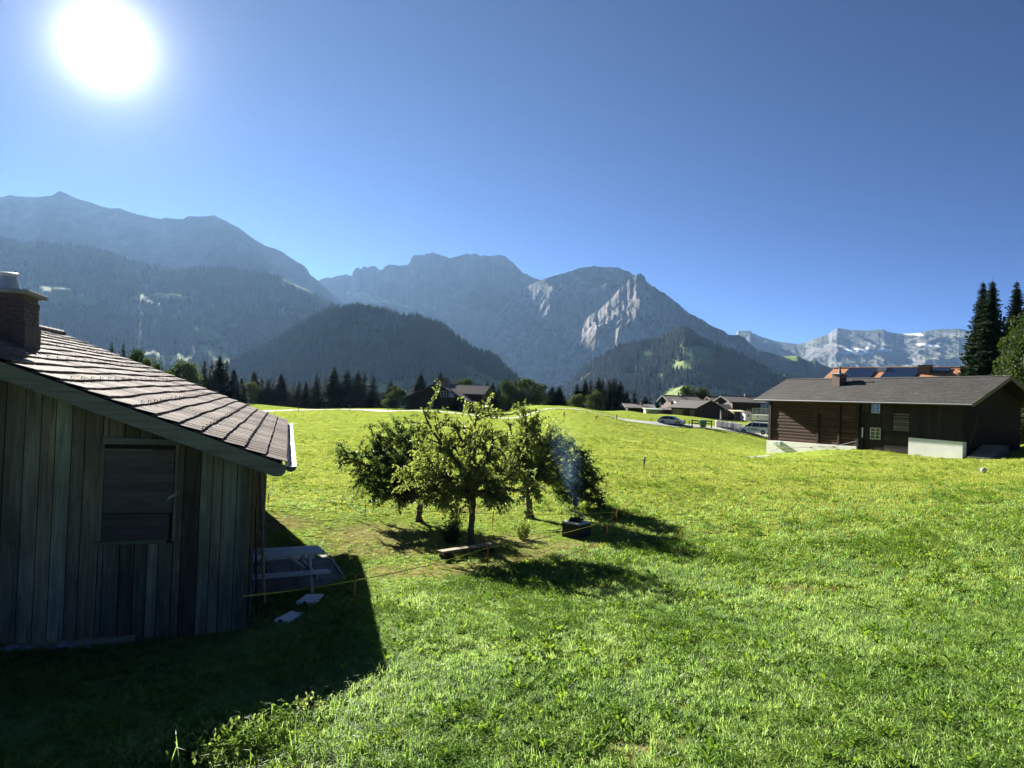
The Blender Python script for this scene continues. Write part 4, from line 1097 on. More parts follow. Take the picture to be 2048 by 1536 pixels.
x = MB(); x.prism([(-.2, -.3, hgt), (w_ + .2, -.3, hgt), (w_ + .2, 3.2, hgt + .5), (-.2, 3.2, hgt + .5)], (0, 0, .12)); x.build('roof', M_roofD, m)
# dark barn with its gable to the right
A = at(1393, 830, 146); B = at(1440, 830, 150)
dvv = B - A; gyaw = math.atan2(dvv.y, dvv.x); Wb = dvv.length
gable_house('hay_barn', "dark hay barn with black gable and pale plank side wall", A, gyaw, Wb, 6.6, min(gz(A.x, A.y), A.z), at(1391, 815.5, 150).z, at(1419, 801, 150).z - at(1391, 815.5, 150).z, M_roofD, W_blk, oh=.6, cat="barn")
hb = COL.objects['hay_barn']
a = MB()
xp = 0.4
while xp < 6.3:
    a2 = MB(); wq = rnd.uniform(.35, .5); a2.box((-.05, xp, -.5), (-.004, xp + wq - .02, 1.35)); a2.build('plank', W_sun, hb); xp += wq
eave_house('wide_chalet', "broad chalet with plain brown roof behind the dark hay barn", 1432, 1467, 826, 808.5, 794.5, 182, 10, M_roofB, W_house, .02, oh=1.0)
eave_house('terrace_chalet', "dark roofed chalet above the white balcony terrace", 1464, 1520, 832, 804.5, 793.5, 160, 10, M_roofD, W_house, .02, oh=1.1, wins=[('l', 1.6, 1.5, .9, 1.0), ('l', 3.0, 1.5, .9, 1.0), ('l', 5.0, 1.5, .8, .9)], chim=(5, 1.6, .4, .5))
eave_house('low_chalet', "low grey roofed chalet at the foot of the spruces", 1256, 1304, 822, 815.5, 807.5, 178, 9, M_roofG, W_house, -.06, oh=.9, chim=(2.6, 2.2, .5, .5))
# terrace with a white parapet, posts and rail
T0 = at(1503, 841, 140); T1 = at(1560, 845, 138)
ty = math.atan2(T1.y - T0.y, T1.x - T0.x)
ter = thing('balcony_terrace', (T0.x, T0.y, T0.z), ty, "white walled terrace with a metal railing behind the van", "terrace")
TL = (T1 - T0).length; th_ = (at(1503, 829, 140) - T0).z; tr_ = (at(1503, 817, 140) - T0).z
m = MB(); m.box((0, 0, .1), (TL, 4.5, th_)); m.build('parapet', M_plaster, ter)
m = MB(); m.box((.8, .5, -1.2), (TL, 4.3, .1)); m.build('base_wall', M_dark, ter)
for k in range(7):
    m = MB(); m.tube([(TL*k/6*.98 + .05, .1, th_), (TL*k/6*.98 + .05, .1, tr_)], .035, 6); m.build('rail_post', M_metal, ter)
m = MB(); m.box((0, .05, tr_), (TL, .17, tr_ + .09)); m.build('rail', M_frame, ter)
m = MB(); m.box((.1, .085, th_ + .05), (TL - .1, .12, tr_ - .15)); m.build('screen', plain("grey_mesh_screen", (.16, .17, .18), .6, .1), ter)
for k in range(3):
    m = MB(); m.box((1.0 + k*1.6, -.12, th_ - .45), (1.25 + k*1.6, -.002, th_ - .3)); m.build('bracket', M_tin, ter)
# sheds and low structures
def shed(name, label, pa, pb, ptop, d, depth, wallm, roofm, tilt=.25, cat="shed", slats=False):
    A = at(*pa, d); B = at(*pb, d); L = (B - A).length; yaw = math.atan2(B.y - A.y, B.x - A.x); H = at(pa[0], ptop, d).z - A.z
    s = thing(name, (A.x, A.y, A.z), yaw, label, cat)
    m = MB(); m.box((0, 0, -.8), (L, depth, H - .1)); m.build('wall', wallm, s)
    m = MB(); m.prism([(-.3, -.3, H - .1), (L + .3, -.3, H - .1 - 0), (L + .3, depth + .3, H + tilt), (-.3, depth + .3, H + tilt)], (0, 0, .1)); m.build('roof', roofm, s)
    if slats:
        n = int(L / .45)
        for k in range(n): m = MB(); m.box((k*L/n, -.05, -.3), (k*L/n + L/n*.7, -.004, H - .15)); m.build('plank', W_sun, s)
    return s
M_yel = plain("yellowed_board", (.42, .38, .20), .8, .15)
shed('garden_shed', "small plank shed with a pale yellow flat roof", (1468, 835), (1489, 836), 822.5, 146, 2.5, W_brown, M_yel, .15, slats=True)
shed('lean_to', "weathered lean-to with a sloping roof beside the hay barn", (1443, 832), (1463, 834), 820, 150, 2.6, W_brown, M_roofG, 1.1, slats=True)
shed('log_store', "low open wood store with a dark roof below the chalet", (1325, 826), (1342, 827), 819, 160, 2.0, W_brown, M_roofG, .3)
shed('low_container', "low pale container with a green top near the spruces", (1292, 824), (1319, 825), 818, 160, 3.0, M_yel, plain("green_sheet", (.30, .38, .30), .6, .1), .1, cat="container")
shed('white_garage', "small white garage with a dark opening left of the terrace", (1490, 838), (1503, 838), 825, 143, 3.0, M_plaster, M_roofD, .1, cat="garage")
g_ = COL.objects['white_garage']; m = MB(); m.box((.15, -.04, .5), (.85, -.003, 1.05)); m.build('window', M_glass, g_)
# far farms, each standing where its slope lies behind that pixel
def on_hill(V, px, py):
    q = (V.reshape(-1, 3) - np.array(CAMPOS)) @ np.array(CAMROT)
    d2 = (1024 + FPX * q[:, 0] / -q[:, 2] - px) ** 2 + (768 - FPX * q[:, 1] / -q[:, 2] - py) ** 2 + np.where(-q[:, 2] > 3100, 1e6, 0)
    return Vector(V.reshape(-1, 3)[int(np.argmin(d2))])
for (V_, px, py, nm, lb, rm, wm, sc_) in ((VH, 1425, 780, 'hillside_house', "tiny white house with a pinkish roof on the far slope", M_roofO, M_plaster, .8), (VF, 431, 692, 'far_farmhouse', "far farmhouse with a dark roof on the bright clearing", M_roofG, W_house, 1), (VF, 405, 686, 'far_barn', "far barn with a shiny grey roof below the clearing", M_tin, W_house, 1.2), (VF, 549, 734, 'far_stable', "far stable with a pale roof in the lowest clearing", M_tin, W_house, .8)):
    a = on_hill(V_, px, py); hf = thing(nm, (a.x, a.y, a.z), .25, lb, "farmhouse"); hf.scale = (sc_, sc_, sc_)
    m = MB(); m.box((0, 0, -6), (16, 10, 5)); m.build('wall', wm, hf)
    m = MB(); m.prism([(-1.5, -1.5, 5), (-1.5, 5, 8.5), (-1.5, 11.5, 5)], (19, 0, 0)); m.build('roof', rm, hf)

# ================================================================== TREES AND PLANTS
M_bark = plain("apple_bark", (.085, .070, .055), .9, .4, 14, bump=.6)
M_barkc = plain("spruce_bark", (.055, .042, .034), .9, .35, 8, bump=.5)
M_apple = leafy("apple_leaf", ((.065, .095, .030), (.125, .165, .054), (.21, .245, .095)), .54, (1.4, 1.4, .7), 1.6, .45, spec=.5)
M_apple_dark = leafy("apple_leaf_dark", ((.044, .072, .026), (.085, .122, .042), (.15, .185, .07)), .50, (1.35, 1.4, .7), 1.6, .45, spec=.5)
M_decid = leafy("ash_leaf", ((.018, .034, .011), (.036, .058, .018), (.062, .086, .028)), .32, (1.2, 1.25, .6), .35, .6, spec=.15)
M_decidy = leafy("willow_leaf", ((.032, .050, .018), (.060, .082, .030), (.10, .122, .05)), .36, (1.2, 1.25, .7), .35, .6, spec=.15)
M_spruce = leafy("spruce_needle", ((.010, .020, .012), (.018, .033, .017), (.034, .050, .022)), .16, (1.2, 1.3, .6), .5, .9, spec=.02)
M_spruceb = leafy("spruce_needle_brownish", ((.014, .022, .013), (.026, .036, .018), (.05, .052, .026)), .16, (1.2, 1.2, .7), .5, .9, spec=.02)

def leaf_quads(m, p, d, size, rnd, drop=.3):
    """one folded leaf: two small triangles"""
    d = d.normalized(); side = d.cross(Vector((rnd.uniform(-1, 1), rnd.uniform(-1, 1), rnd.uniform(-.2, 1)))).normalized()
    w = size * rnd.uniform(.26, .36); L = size * rnd.uniform(.75, 1.2)
    nrm = d.cross(side); mid = p + d * L * .5 + nrm * (-w * .35)
    o = len(m.v)
    m.v += [tuple(p), tuple(mid + side * w), tuple(p + d * L - Vector((0, 0, L * drop))), tuple(mid - side * w)]
    m.f += [(o, o + 1, o + 2), (o, o + 2, o + 3)]; m.m += [0, 0]
def rvec(rnd):
    while True:
        v = Vector((rnd.uniform(-1, 1), rnd.uniform(-1, 1), rnd.uniform(-1, 1)))
        if .05 < v.length < 1: return v.normalized()
def curve_pts(a, b, sag, rnd, n=7, wob=.06):
    L = (b - a).length; o1, o2 = rvec(rnd) * L * wob, rvec(rnd) * L * wob
    out = []
    for i in range(n):
        t_ = i / (n - 1); p = a.lerp(b, t_) + o1 * math.sin(math.pi * t_) + o2 * math.sin(2 * math.pi * t_) * .6
        p.z += sag * math.sin(math.pi * t_) * L; out.append(p)
    return out
def orchard_tree(name, base, fork, limbs, label, seed, leafmat, leaf=.055, r0=.13, per=1.0, tw=(.35, .75), leaves_per_m=75):
    """limbs: world points where the main limbs end"""
    rnd = random.Random(seed); tr = thing(name, base, 0, label, "tree", "apple trees in the fenced garden" if 'apple' in name else None)
    wood_ = MB(); lf = MB(); b0 = Vector((0, 0, -.1)); fk = fork - base
    tp = curve_pts(b0, fk, 0, rnd, 6, .05); tp[0] += Vector((0, 0, 0))
    wood_.tube(tp, [r0 * (1.45 if i == 0 else 1.0 - .06 * i) for i in range(6)], 9)
    twigs = []; zmax = max(q.z for q in limbs) - base.z
    for q in limbs:
        q = q - base; st = fk + Vector((0, 0, -rnd.uniform(0, .15)))
        pts = curve_pts(st, q, rnd.uniform(-.02, .10), rnd, 9, .07); L = (q - st).length
        rad = [r0 * .62 * (1 - i / 9.5) ** .8 for i in range(9)]; wood_.tube(pts, rad, 6, False)
        nsec = max(5, int(L * 6 * per))
        for k in range(nsec):
            t_ = rnd.uniform(.22, 1.0) ** .85; i = min(7, int(t_ * 8)); p = pts[i].lerp(pts[i + 1], t_ * 8 - i)
            dr = (pts[i + 1] - pts[i]).normalized()
            dv_ = (dr * rnd.uniform(.1, .9) + rvec(rnd) * .9 + Vector((0, 0, .08))).normalized()
            SL_ = rnd.uniform(.45, 1.05) * (1.15 - t_ * .55) * min(1.2, L * .5)
            e = p + dv_ * SL_; e.z -= SL_ * rnd.uniform(-.1, .4)
            sp = curve_pts(p, e, .05, rnd, 5, .08); wood_.tube(sp, [rad[i] * .5 * (1 - j / 5.5) + .003 for j in range(5)], 4, False)
            twigs.append(sp)
            for _ in range(int(3 * per + rnd.random() * 2)):
                j = rnd.randrange(1, 5); pp = sp[j]; dd = (dv_ * .5 + rvec(rnd)).normalized(); TL = rnd.uniform(*tw) * .55
                ep = pp + dd * TL; tp2 = curve_pts(pp, ep, .03, rnd, 4, .08); wood_.tube(tp2, .004, 3, False); twigs.append(tp2)
        twigs.append(pts[5:])
    for tw_ in twigs:
        for i in range(len(tw_) - 1):
            a, b = tw_[i], tw_[i + 1]; n = max(1, int((b - a).length * leaves_per_m * rnd.uniform(.4, 1.2) * min(1, max(.35, 1.55 - .75 * a.z / max(1.0, zmax)))))
            for _ in range(n):
                p = a.lerp(b, rnd.random()) + rvec(rnd) * rnd.uniform(0, .07); d = (rvec(rnd) + (b - a).normalized() * .5 + Vector((0, 0, .15)))
                leaf_quads(lf, p, d, leaf * rnd.uniform(.7, 1.3), rnd, .2)
    wood_.build('trunk', M_bark, tr, smooth=True)
    o = lf.build('crown', leafmat, tr); o['kind'] = 'stuff'
    return tr
def P3(px, py, d): return at(px, py, d)
b1 = on_ground(948, 1099); d1 = b1.y
orchard_tree('apple_tree', b1, P3(945, 985, d1), [P3(846, 818, d1-.1), P3(868, 850, d1+.6), P3(905, 846, d1-.5), P3(955, 806, d1), P3(940, 865, d1+.7), P3(985, 860, d1-.5), P3(1010, 890, d1+.3), P3(812, 930, d1-.2), P3(850, 950, d1-1.3), P3(925, 965, d1-1.6), P3(1030, 1000, d1+.5), P3(870, 1005, d1-.2), P3(1010, 1005, d1-1.0), P3(1045, 930, d1-.3), P3(1050, 985, d1-.6),
    P3(820, 905, d1-.4), P3(800, 960, d1+.3), P3(835, 985, d1-.8), P3(890, 900, d1-1.2), P3(960, 930, d1-1.3), P3(1000, 960, d1-1.2), P3(900, 980, d1-1.4), P3(880, 930, d1+1.3), P3(975, 900, d1+1.3)],
    "front apple tree of the garden with a plank leaning at its trunk", 4, M_apple, leaf=.078, r0=.105, per=.75, leaves_per_m=105)
b2 = on_ground(840, 1043); d2_ = b2.y
orchard_tree('apple_tree', b2, P3(842, 990, d2_), [P3(705, 918, d2_-.3), P3(690, 905, d2_), P3(730, 960, d2_-.5), P3(760, 985, d2_-.8), P3(775, 858, d2_), P3(790, 848, d2_+.4), P3(720, 950, d2_+.3), P3(800, 1000, d2_-.6), P3(735, 985, d2_-.2), P3(880, 990, d2_), P3(745, 880, d2_+.3), P3(800, 870, d2_-.6), P3(835, 850, d2_+.3), P3(870, 880, d2_+.5), P3(790, 930, d2_-1.3), P3(850, 930, d2_-1.3), P3(900, 930, d2_), P3(760, 920, d2_+1), P3(820, 900, d2_+1.2), P3(745, 930, d2_-1.0)],
    "left apple tree of the garden with its crown sprawling towards the barn", 7, M_apple_dark, leaf=.078, r0=.12, per=.85, leaves_per_m=105)
b3 = on_ground(1062, 1037); d3 = b3.y
orchard_tree('apple_tree', b3, P3(1055, 970, d3), [P3(1045, 822, d3), P3(1020, 850, d3+.4), P3(1072, 842, d3-.4), P3(1096, 860, d3+.3), P3(1075, 985, d3-.3), P3(1118, 900, d3-.2), P3(1010, 890, d3), P3(1040, 880, d3-1), P3(1085, 900, d3-1), P3(1105, 940, d3+.3), P3(1132, 905, d3), P3(1140, 935, d3-.3), P3(1116, 872, d3+.2), P3(1065, 930, d3-.9), P3(1080, 960, d3-1.1), P3(1050, 900, d3+1.1), P3(1090, 930, d3+1), P3(1060, 850, d3)],
    "right apple tree of the garden standing upright behind the front one", 12, M_apple, leaf=.078, r0=.13, per=.9, leaves_per_m=110)
b4 = on_ground(1150, 1018); d4 = b4.y
orchard_tree('apple_tree', b4, P3(1150, 985, d4), [P3(1118, 872, d4), P3(1145, 885, d4+.4), P3(1130, 905, d4-.5), P3(1175, 925, d4+.3), P3(1165, 905, d4-.3), P3(1180, 945, d4), P3(1192, 960, d4-.3), P3(1212, 1005, d4), P3(1100, 930, d4-.2), P3(1110, 960, d4), P3(1140, 940, d4-.8), P3(1170, 970, d4-.7), P3(1150, 950, d4+.9), P3(1190, 990, d4+.5), P3(1120, 985, d4-.5), P3(1130, 990, d4+.4)],
    "low dark apple tree behind the smoking fire box", 15, M_apple_dark, leaf=.078, r0=.12, per=1.1, leaves_per_m=110)
def bush(name, px, py, d, w, h, label, seed, mat, leaf=.06, n=60, lpm=45, cat="bush"):
    rnd = random.Random(seed); b = at(px, py, d); b.z = gz(b.x, b.y); s = thing(name, b, 0, label, cat); wd = MB(); lf = MB()
    for _ in range(n):
        a = rnd.uniform(0, 6.28); rr = rnd.uniform(.05, 1); e = Vector((math.cos(a) * w/2 * rr, math.sin(a) * w/2 * rr, h * rnd.uniform(.45, 1) * (1.08 - .45 * rr * rr)))
        pts = curve_pts(Vector((e.x*.25, e.y*.25, -.05)), e, .06, rnd, 6, .08); wd.tube(pts, [.012*h*(1 - j/6.5) for j in range(6)], 4, False)
        for i in range(1, 5):
            for _k in range(max(1, int((pts[i+1]-pts[i]).length * lpm))):
                p = pts[i].lerp(pts[i+1], rnd.random()) + rvec(rnd) * .12 * h * rnd.random(); leaf_quads(lf, p, rvec(rnd) + Vector((0, 0, .3)), leaf * rnd.uniform(.7, 1.3), rnd)
    wd.build('stems', M_bark, s); o = lf.build('foliage', mat, s); o['kind'] = 'stuff'; return s
q = on_ground(905, 1085); bush('garden_bush', 905, 1085, q.y, .95, .85, "dense green bush left of the front apple trunk", 3, M_apple_dark, .055, 60, 60)
q = on_ground(1045, 1078); bush('garden_bush', 1045, 1078, q.y, .6, .6, "small bush right of the front apple trunk", 5, M_apple, .055, 30, 60)

# ---- far broadleaf trees: trunk, limbs and thousands of leaf clumps
def broadleaf(seed, mat, H=10.0, W=7.0, n_lobes=26, clumps=150, size=.34, low=.18):
    rnd = random.Random(seed); wd, lf = MB(), MB()
    wd.tube(curve_pts(Vector((0, 0, -2)), Vector((0, 0, H*.7)), 0, rnd, 7, .03), [.028*H*(1 - .11*i) for i in range(7)], 8)
    for _ in range(n_lobes):
        a = rnd.uniform(0, 6.28); zz = rnd.uniform(low, .93); env = math.sin(math.pi * min(1, max(.06, (zz - low*.4) / (1.02 - low*.4))) ** .75) ** .6
        rr = W/2 * env * rnd.uniform(.35, .95); c = Vector((math.cos(a)*rr, math.sin(a)*rr, zz*H))
        wd.tube(curve_pts(Vector((0, 0, max(.1*H, c.z - rr*.7))), c, .05, rnd, 5, .06), [.010*H*(1-.2*j) for j in range(5)], 5, False)
        R_ = W * rnd.uniform(.13, .22)
        for _k in range(clumps):
            v = rvec(rnd); p = c + Vector((v.x, v.y, v.z*.75)) * R_ * (rnd.random() ** .4)
            leaf_quads(lf, p, (v + rvec(rnd)*.8 + Vector((0, 0, .1))), size * rnd.uniform(.6, 1.3), rnd, .15)
    return wd.mesh('trunk', M_bark), lf.mesh('crown', mat)
# ---- spruces: whorls of drooping, ragged boughs
def spruce(seed, mat, slim=.20, droop=.35, sparse=0.0, step=1.0):
    """unit height; slim = half width at the foot"""
    rnd = random.Random(seed); wd, lf = MB(), MB()
    wd.tube([(0, 0, -.12), (0, 0, .3), (0, 0, .7), (0, 0, 1.0)], [.020, .014, .007, .001], 7)
    z = .05
    while z < .985:
        prog = 1 - z; rb = slim * (prog ** .72) * rnd.uniform(.8, 1.12) + .008
        nb = max(5, int(8 + 7 * prog)); a0 = rnd.uniform(0, 6.28)
        for k in range(nb):
            if rnd.random() < sparse: continue
            a = a0 + 2*math.pi*k/nb + rnd.uniform(-.25, .25); L = rb * rnd.uniform(.65, 1.18)
            ca, sa = math.cos(a), math.sin(a); dv_ = Vector((ca, sa, 0)); sd = Vector((-sa, ca, 0))
            nseg = 4; pts = []
            for i in range(nseg + 1):
                t_ = i / nseg; pts.append(dv_ * L * t_ + Vector((0, 0, z - droop * L * (t_ ** 1.3) + (.16 * L * max(0, t_ - .7) / .3))))
            for i in range(nseg):
                w0 = L * .34 * (1 - .8 * i / nseg) + .004; w1 = L * .34 * (1 - .8 * (i+1)/nseg) + .003
                hang = L * .30 * (1.1 - .8 * i / nseg)
                j1, j2 = rnd.uniform(.6, 1.4), rnd.uniform(.6, 1.4)
                p, q_ = pts[i], pts[i+1]; o = len(lf.v)
                lf.v += [tuple(p), tuple(q_), tuple(p.lerp(q_, .75) + sd*w0*1.5*j1 - Vector((0, 0, hang*.5*j2))), tuple(p.lerp(q_, .75) - sd*w0*1.5*j2 - Vector((0, 0, hang*.5*j1))),
                         tuple(p.lerp(q_, .5) + sd*w1*.6 - Vector((0, 0, hang*j1))), tuple(p.lerp(q_, .2) - sd*w1*.5 - Vector((0, 0, hang*j2)))]
                lf.f += [(o, o+1, o+2), (o, o+3, o+1), (o, o+1, o+4), (o, o+5, o+1)]; lf.m += [0]*4
        z += rnd.uniform(.018, .030) * (1.15 - .3 * z) * step
    return wd.mesh('trunk', M_barkc), lf.mesh('crown', mat)
SPR = [spruce(40 + k, M_spruce if k % 3 else M_spruceb, (.17, .21, .19, .24, .15, .20)[k], (.35, .45, .3, .5, .4, .4)[k], (.05, .1, .22, .05, .25, .1)[k]) for k in range(6)]
BIGS = [spruce(90 + k, (M_spruce, M_spruce, M_spruceb)[k], .20, (.55, .5, .6)[k], .0, .55) for k in range(3)]
BRD = [broadleaf(60 + k, (M_decid, M_decidy, M_decid, M_decidy)[k], 10, (8.5, 7.5, 10, 6)[k], 36, 170, .46) for k in range(4)]
def plant_tree(name, px, py, d, meshes, label, wscale=1.0, group=None, rot=None, wpx=None, lean=0):
    tip = at(px, py, d); zg = gz(tip.x, tip.y); H = tip.z - zg
    unit = 1.0 if meshes in SPR or meshes in BIGS else 10.0
    tr = thing(name, (tip.x, tip.y, zg), rot if rot is not None else random.uniform(0, 6.28), label, "tree", group)
    s = H / unit; w = s * wscale
    if wpx: w = (wpx / FPX * d) / ({id(SPR[k]): 2*(.17, .21, .19, .24, .15, .20)[k] for k in range(6)}.get(id(meshes)) or {id(b_): .40 for b_ in BIGS}.get(id(meshes)) or {id(BRD[k]): (8.5, 7.5, 10, 6)[k] for k in range(4)}[id(meshes)])
    tr.scale = (w, w, s)
    link('trunk', meshes[0], tr); c = link('crown', meshes[1], tr); c['kind'] = 'stuff'
    return tr
random.seed(21)
ORD = ["first", "second", "third", "fourth", "fifth", "sixth", "seventh", "eighth", "ninth", "tenth", "eleventh", "twelfth", "thirteenth", "fourteenth", "fifteenth", "sixteenth", "seventeenth", "eighteenth", "nineteenth", "twentieth"]
def row(items, where, group):
    for i, (px, py, d, k, wpx, look) in enumerate(items):
        plant_tree('spruce_tree', px, py, d, SPR[k], "%s spruce, %s from the left %s" % (look, ORD[i], where), group=group, wpx=wpx * 1.35)
row([(224,679,96,3,44,"small dark"), (247,681,96,1,40,"dark pointed")], "above the barn roof beside the chimney side slope", "spruces peeping over the barn roof")
row([(410,718,160,0,34,"slim dark"), (425,714,168,4,30,"thin"), (440,708,158,3,52,"tall broad"), (453,716,170,0,34,"narrow dark"), (468,732,160,1,36,"short"), (484,752,166,2,30,"low ragged")], "of the clump just above the barn eave", "spruce clump above the barn eave")
row([(509,737,200,3,46,"broad dark"), (524,752,206,1,36,"shaded low"), (537,753,196,2,38,"yellowish thin"), (548,757,204,0,30,"slim low"), (563,742,196,3,46,"pointed full"), (580,772,208,2,26,"thin low"), (588,766,200,0,26,"narrow"), (598,757,196,4,32,"slender"), (612,757,200,1,34,"dark slim"), (634,739,196,2,40,"open tall"), (652,746,204,4,34,"slender pale"), (669,729,196,3,56,"tallest full"), (683,752,208,0,40,"sunken dark"), (695,732,198,1,56,"tall rounded"), (716,735,196,3,50,"tall dark"), (729,737,204,4,42,"tall ragged"), (747,747,196,0,44,"pointed dark"), (762,784,206,1,36,"low shaded"), (782,758,190,1,42,"lone pointed")], "in the row behind the pale road", "spruce row behind the pale road")
row([(842,742,182,3,48,"dark pointed"), (881,741,186,1,46,"broad topped"), (975,761,182,1,40,"dark slim"), (986,763,186,3,34,"dark"), (998,767,190,0,28,"narrow"), (1016,749,196,4,22,"thin tipped"), (1104,771,190,1,36,"low full"), (1119,772,188,3,34,"low dark")], "in the line behind the chalet", "spruces behind the chalet")
row([(1143,790,196,1,26,"small dark"), (1155,766,196,1,40,"pointed"), (1171,757,196,3,44,"tall slim"), (1182,756,202,0,40,"tall dark"), (1198,751,196,3,50,"highest full"), (1205,754,202,1,42,"dense"), (1219,755,196,0,42,"tall narrow"), (1225,754,206,3,40,"dark"), (1231,754,198,1,46,"broad"), (1241,760,196,3,46,"wide dark"), (1254,778,200,1,34,"low"), (1269,775,196,4,30,"thin pale"), (1290,789,200,3,40,"short round"), (1300,797,206,1,30,"small"), (1314,800,200,3,26,"smallest")], "in the wood right of the saddle", "spruces of the wood right of the saddle")
def brow(items, group):
    for (px, py, d, k, wpx, label) in items: plant_tree('broadleaf_tree', px, py, d, BRD[k], label, wpx=wpx, group=group)
brow([(272,692,100,0,40,"pale green tree between the spruce tips and the roof slope"), (300,712,104,0,50,"dark green round tree peeping over the barn roof"), (330,738,120,0,48,"low light tree just above the barn roof line"), (372,723,150,1,60,"yellow green tree with a rounded sunlit crown above the roof"), (352,735,150,0,40,"dark low tree left of the yellow green crown"), (500,765,190,1,40,"small yellowish tree right of the spruce clump"), (574,778,212,1,34,"low yellowish tree between the spruces of the road row"), (640,782,212,0,50,"dark rounded tree low in the road row"), (540,780,210,0,60,"dark rounded tree at the left end of the road row"), (720,785,212,0,60,"dark rounded tree low at the right of the road row"),
      (796,772,146,3,44,"light green willow left of the chalet"), (778,796,146,1,30,"low pale shrub tree at the left foot of the willow"), (929,755,170,0,46,"round green tree behind the chalet chimney"), (1012,762,178,2,44,"tall greyish tree right of the chalet"), (1054,756,176,0,64,"large dark round tree behind the right apple tree"), (1080,768,182,2,50,"dark tree right of the large round tree"), (1035,770,184,2,44,"dark tree left of the large round tree"), (1102,790,190,2,44,"low dark tree at the end of the round tree group"),
      (1153,789,176,1,34,"light round tree at the left foot of the right wood"), (1192,781,178,3,36,"pale willow in the middle of the right wood"), (1128,798,190,0,34,"small dark tree in the saddle gap"), (1235,795,196,0,70,"dark tree low in the right wood"),
      (1376,769,200,0,40,"dark round tree behind the hamlet house"), (1408,777,196,2,50,"broad green tree between the hamlet roofs"), (1456,790,200,0,34,"small dark tree behind the broad brown roof"), (1374,815,148,3,16,"small tree in front of the hay barn wall")],
     "broadleaf trees beyond the meadow")
belt = []
for k in range(30):
    px = 500 + k * 9.6 + random.uniform(-3, 3); belt.append((px, random.uniform(776, 796), random.uniform(208, 232), random.choice((0, 1, 3, 3)), random.uniform(44, 60)))
for k in range(9): belt.append((1148 + k * 13 + random.uniform(-4, 4), random.uniform(776, 792), random.uniform(208, 226), random.choice((0, 1, 3)), random.uniform(42, 56)))
for k in range(7): belt.append((968 + k * 26 + random.uniform(-5, 5), random.uniform(776, 790), random.uniform(200, 214), random.choice((0, 1, 3)), random.uniform(40, 52)))
for (px, py, d, k, wpx) in belt: plant_tree('spruce_tree', px, py, d, SPR[k], "low dark spruce filling the belt behind the taller trees", wpx=wpx, group="low spruces filling the tree belt")
# ---- big trees at the right edge
for (px, py, d, k, wpx, lb) in [(1966,560,92,0,112,"tall spruce left of a pair behind the farmhouse"), (1985,555,90,1,116,"tall spruce right of a pair behind the farmhouse"), (2034,558,96,2,112,"brownish spruce at the far right behind the leafy tree"), (2014,640,94,1,90,"lower dark spruce between the tall ones")]:
    plant_tree('spruce_tree', px, py, d, BIGS[k % 3], lb, wpx=wpx, group="tall spruces behind the farmhouse")
BIGB = [broadleaf(80 + k, M_decid, 10, (7.5, 6.5, 6)[k], 60, 330, .30, .08) for k in range(3)]
for k, (px, py, d, w, lb) in enumerate([(2092,615,72,7.0,"big leafy tree at the right edge beside the spruces"), (2040,690,76,4.4,"lower leafy tree against the farmhouse gable"), (2095,760,64,5.2,"leafy tree in front at the right edge")]):
    tip = at(px, py, d); zg = gz(tip.x, tip.y); H = tip.z - zg
    tr = thing('broadleaf_tree', (tip.x, tip.y, zg), k * 1.9, lb, "tree", "leafy trees at the farmhouse gable"); tr.scale = (w/7, w/7, H/10)
    link('trunk', BIGB[k][0], tr); c = link('crown', BIGB[k][1], tr); c['kind'] = 'stuff'
bush('gable_bush', 2012, 880, 63, 3.2, 3.4, "shady bush under the farmhouse gable", 31, M_decid, .22, 60, 22)
bush('gable_bush', 2050, 885, 61, 3.6, 2.6, "low shady bush at the right edge near the gable", 33, M_decid, .22, 60, 22)

# ---- grass of the meadow
M_blade = leafy("grass_blade", ((.100, .180, .052), (.190, .305, .086), (.300, .400, .150)), .66, (1.2, 1.2, .82), .55, .5, spec=.3)
M_blade_dry = leafy("grass_blade_dry", ((.10, .11, .03), (.17, .165, .05), (.25, .225, .085)), .4, (1.1, 1.0, .7), 1.2, .6, spec=.3)
M_weed = leafy("weed_leaf", ((.080, .165, .030), (.130, .235, .042), (.20, .30, .07)), .55, (1.25, 1.15, .4), 1.0, .95, spec=.03)
def tuft(seed, n, h, spread, mat, wid=.0045, bend=.55, extra=0):
    rnd = random.Random(seed); m = MB()
    for _ in range(n):
        a = rnd.uniform(0, 6.28); r_ = spread * math.sqrt(rnd.random()); b = Vector((r_*math.cos(a), r_*math.sin(a), -.01))
        hh = h * rnd.uniform(.5, 1.2); az = rnd.uniform(0, 6.28); dv_ = Vector((math.cos(az), math.sin(az), 0)); sd = Vector((-dv_.y, dv_.x, 0)); be = bend * rnd.uniform(.25, 1.3); w = wid * rnd.uniform(.7, 1.5)
        p0 = b; p1 = b + Vector((0, 0, hh*.45)) + dv_*hh*.12*be; p2 = b + Vector((0, 0, hh*(.84 - .1*be))) + dv_*hh*.42*be; p3 = b + Vector((0, 0, hh*(1 - .38*be))) + dv_*hh*.85*be
        o = len(m.v); m.v += [tuple(p0 - sd*w), tuple(p0 + sd*w), tuple(p1 - sd*w), tuple(p1 + sd*w), tuple(p2 - sd*w*.7), tuple(p2 + sd*w*.7), tuple(p3)]
        m.f += [(o, o+1, o+3, o+2), (o+2, o+3, o+5, o+4), (o+4, o+5, o+6)]; m.m += [0]*3
    return m.mesh('tuft', mat)
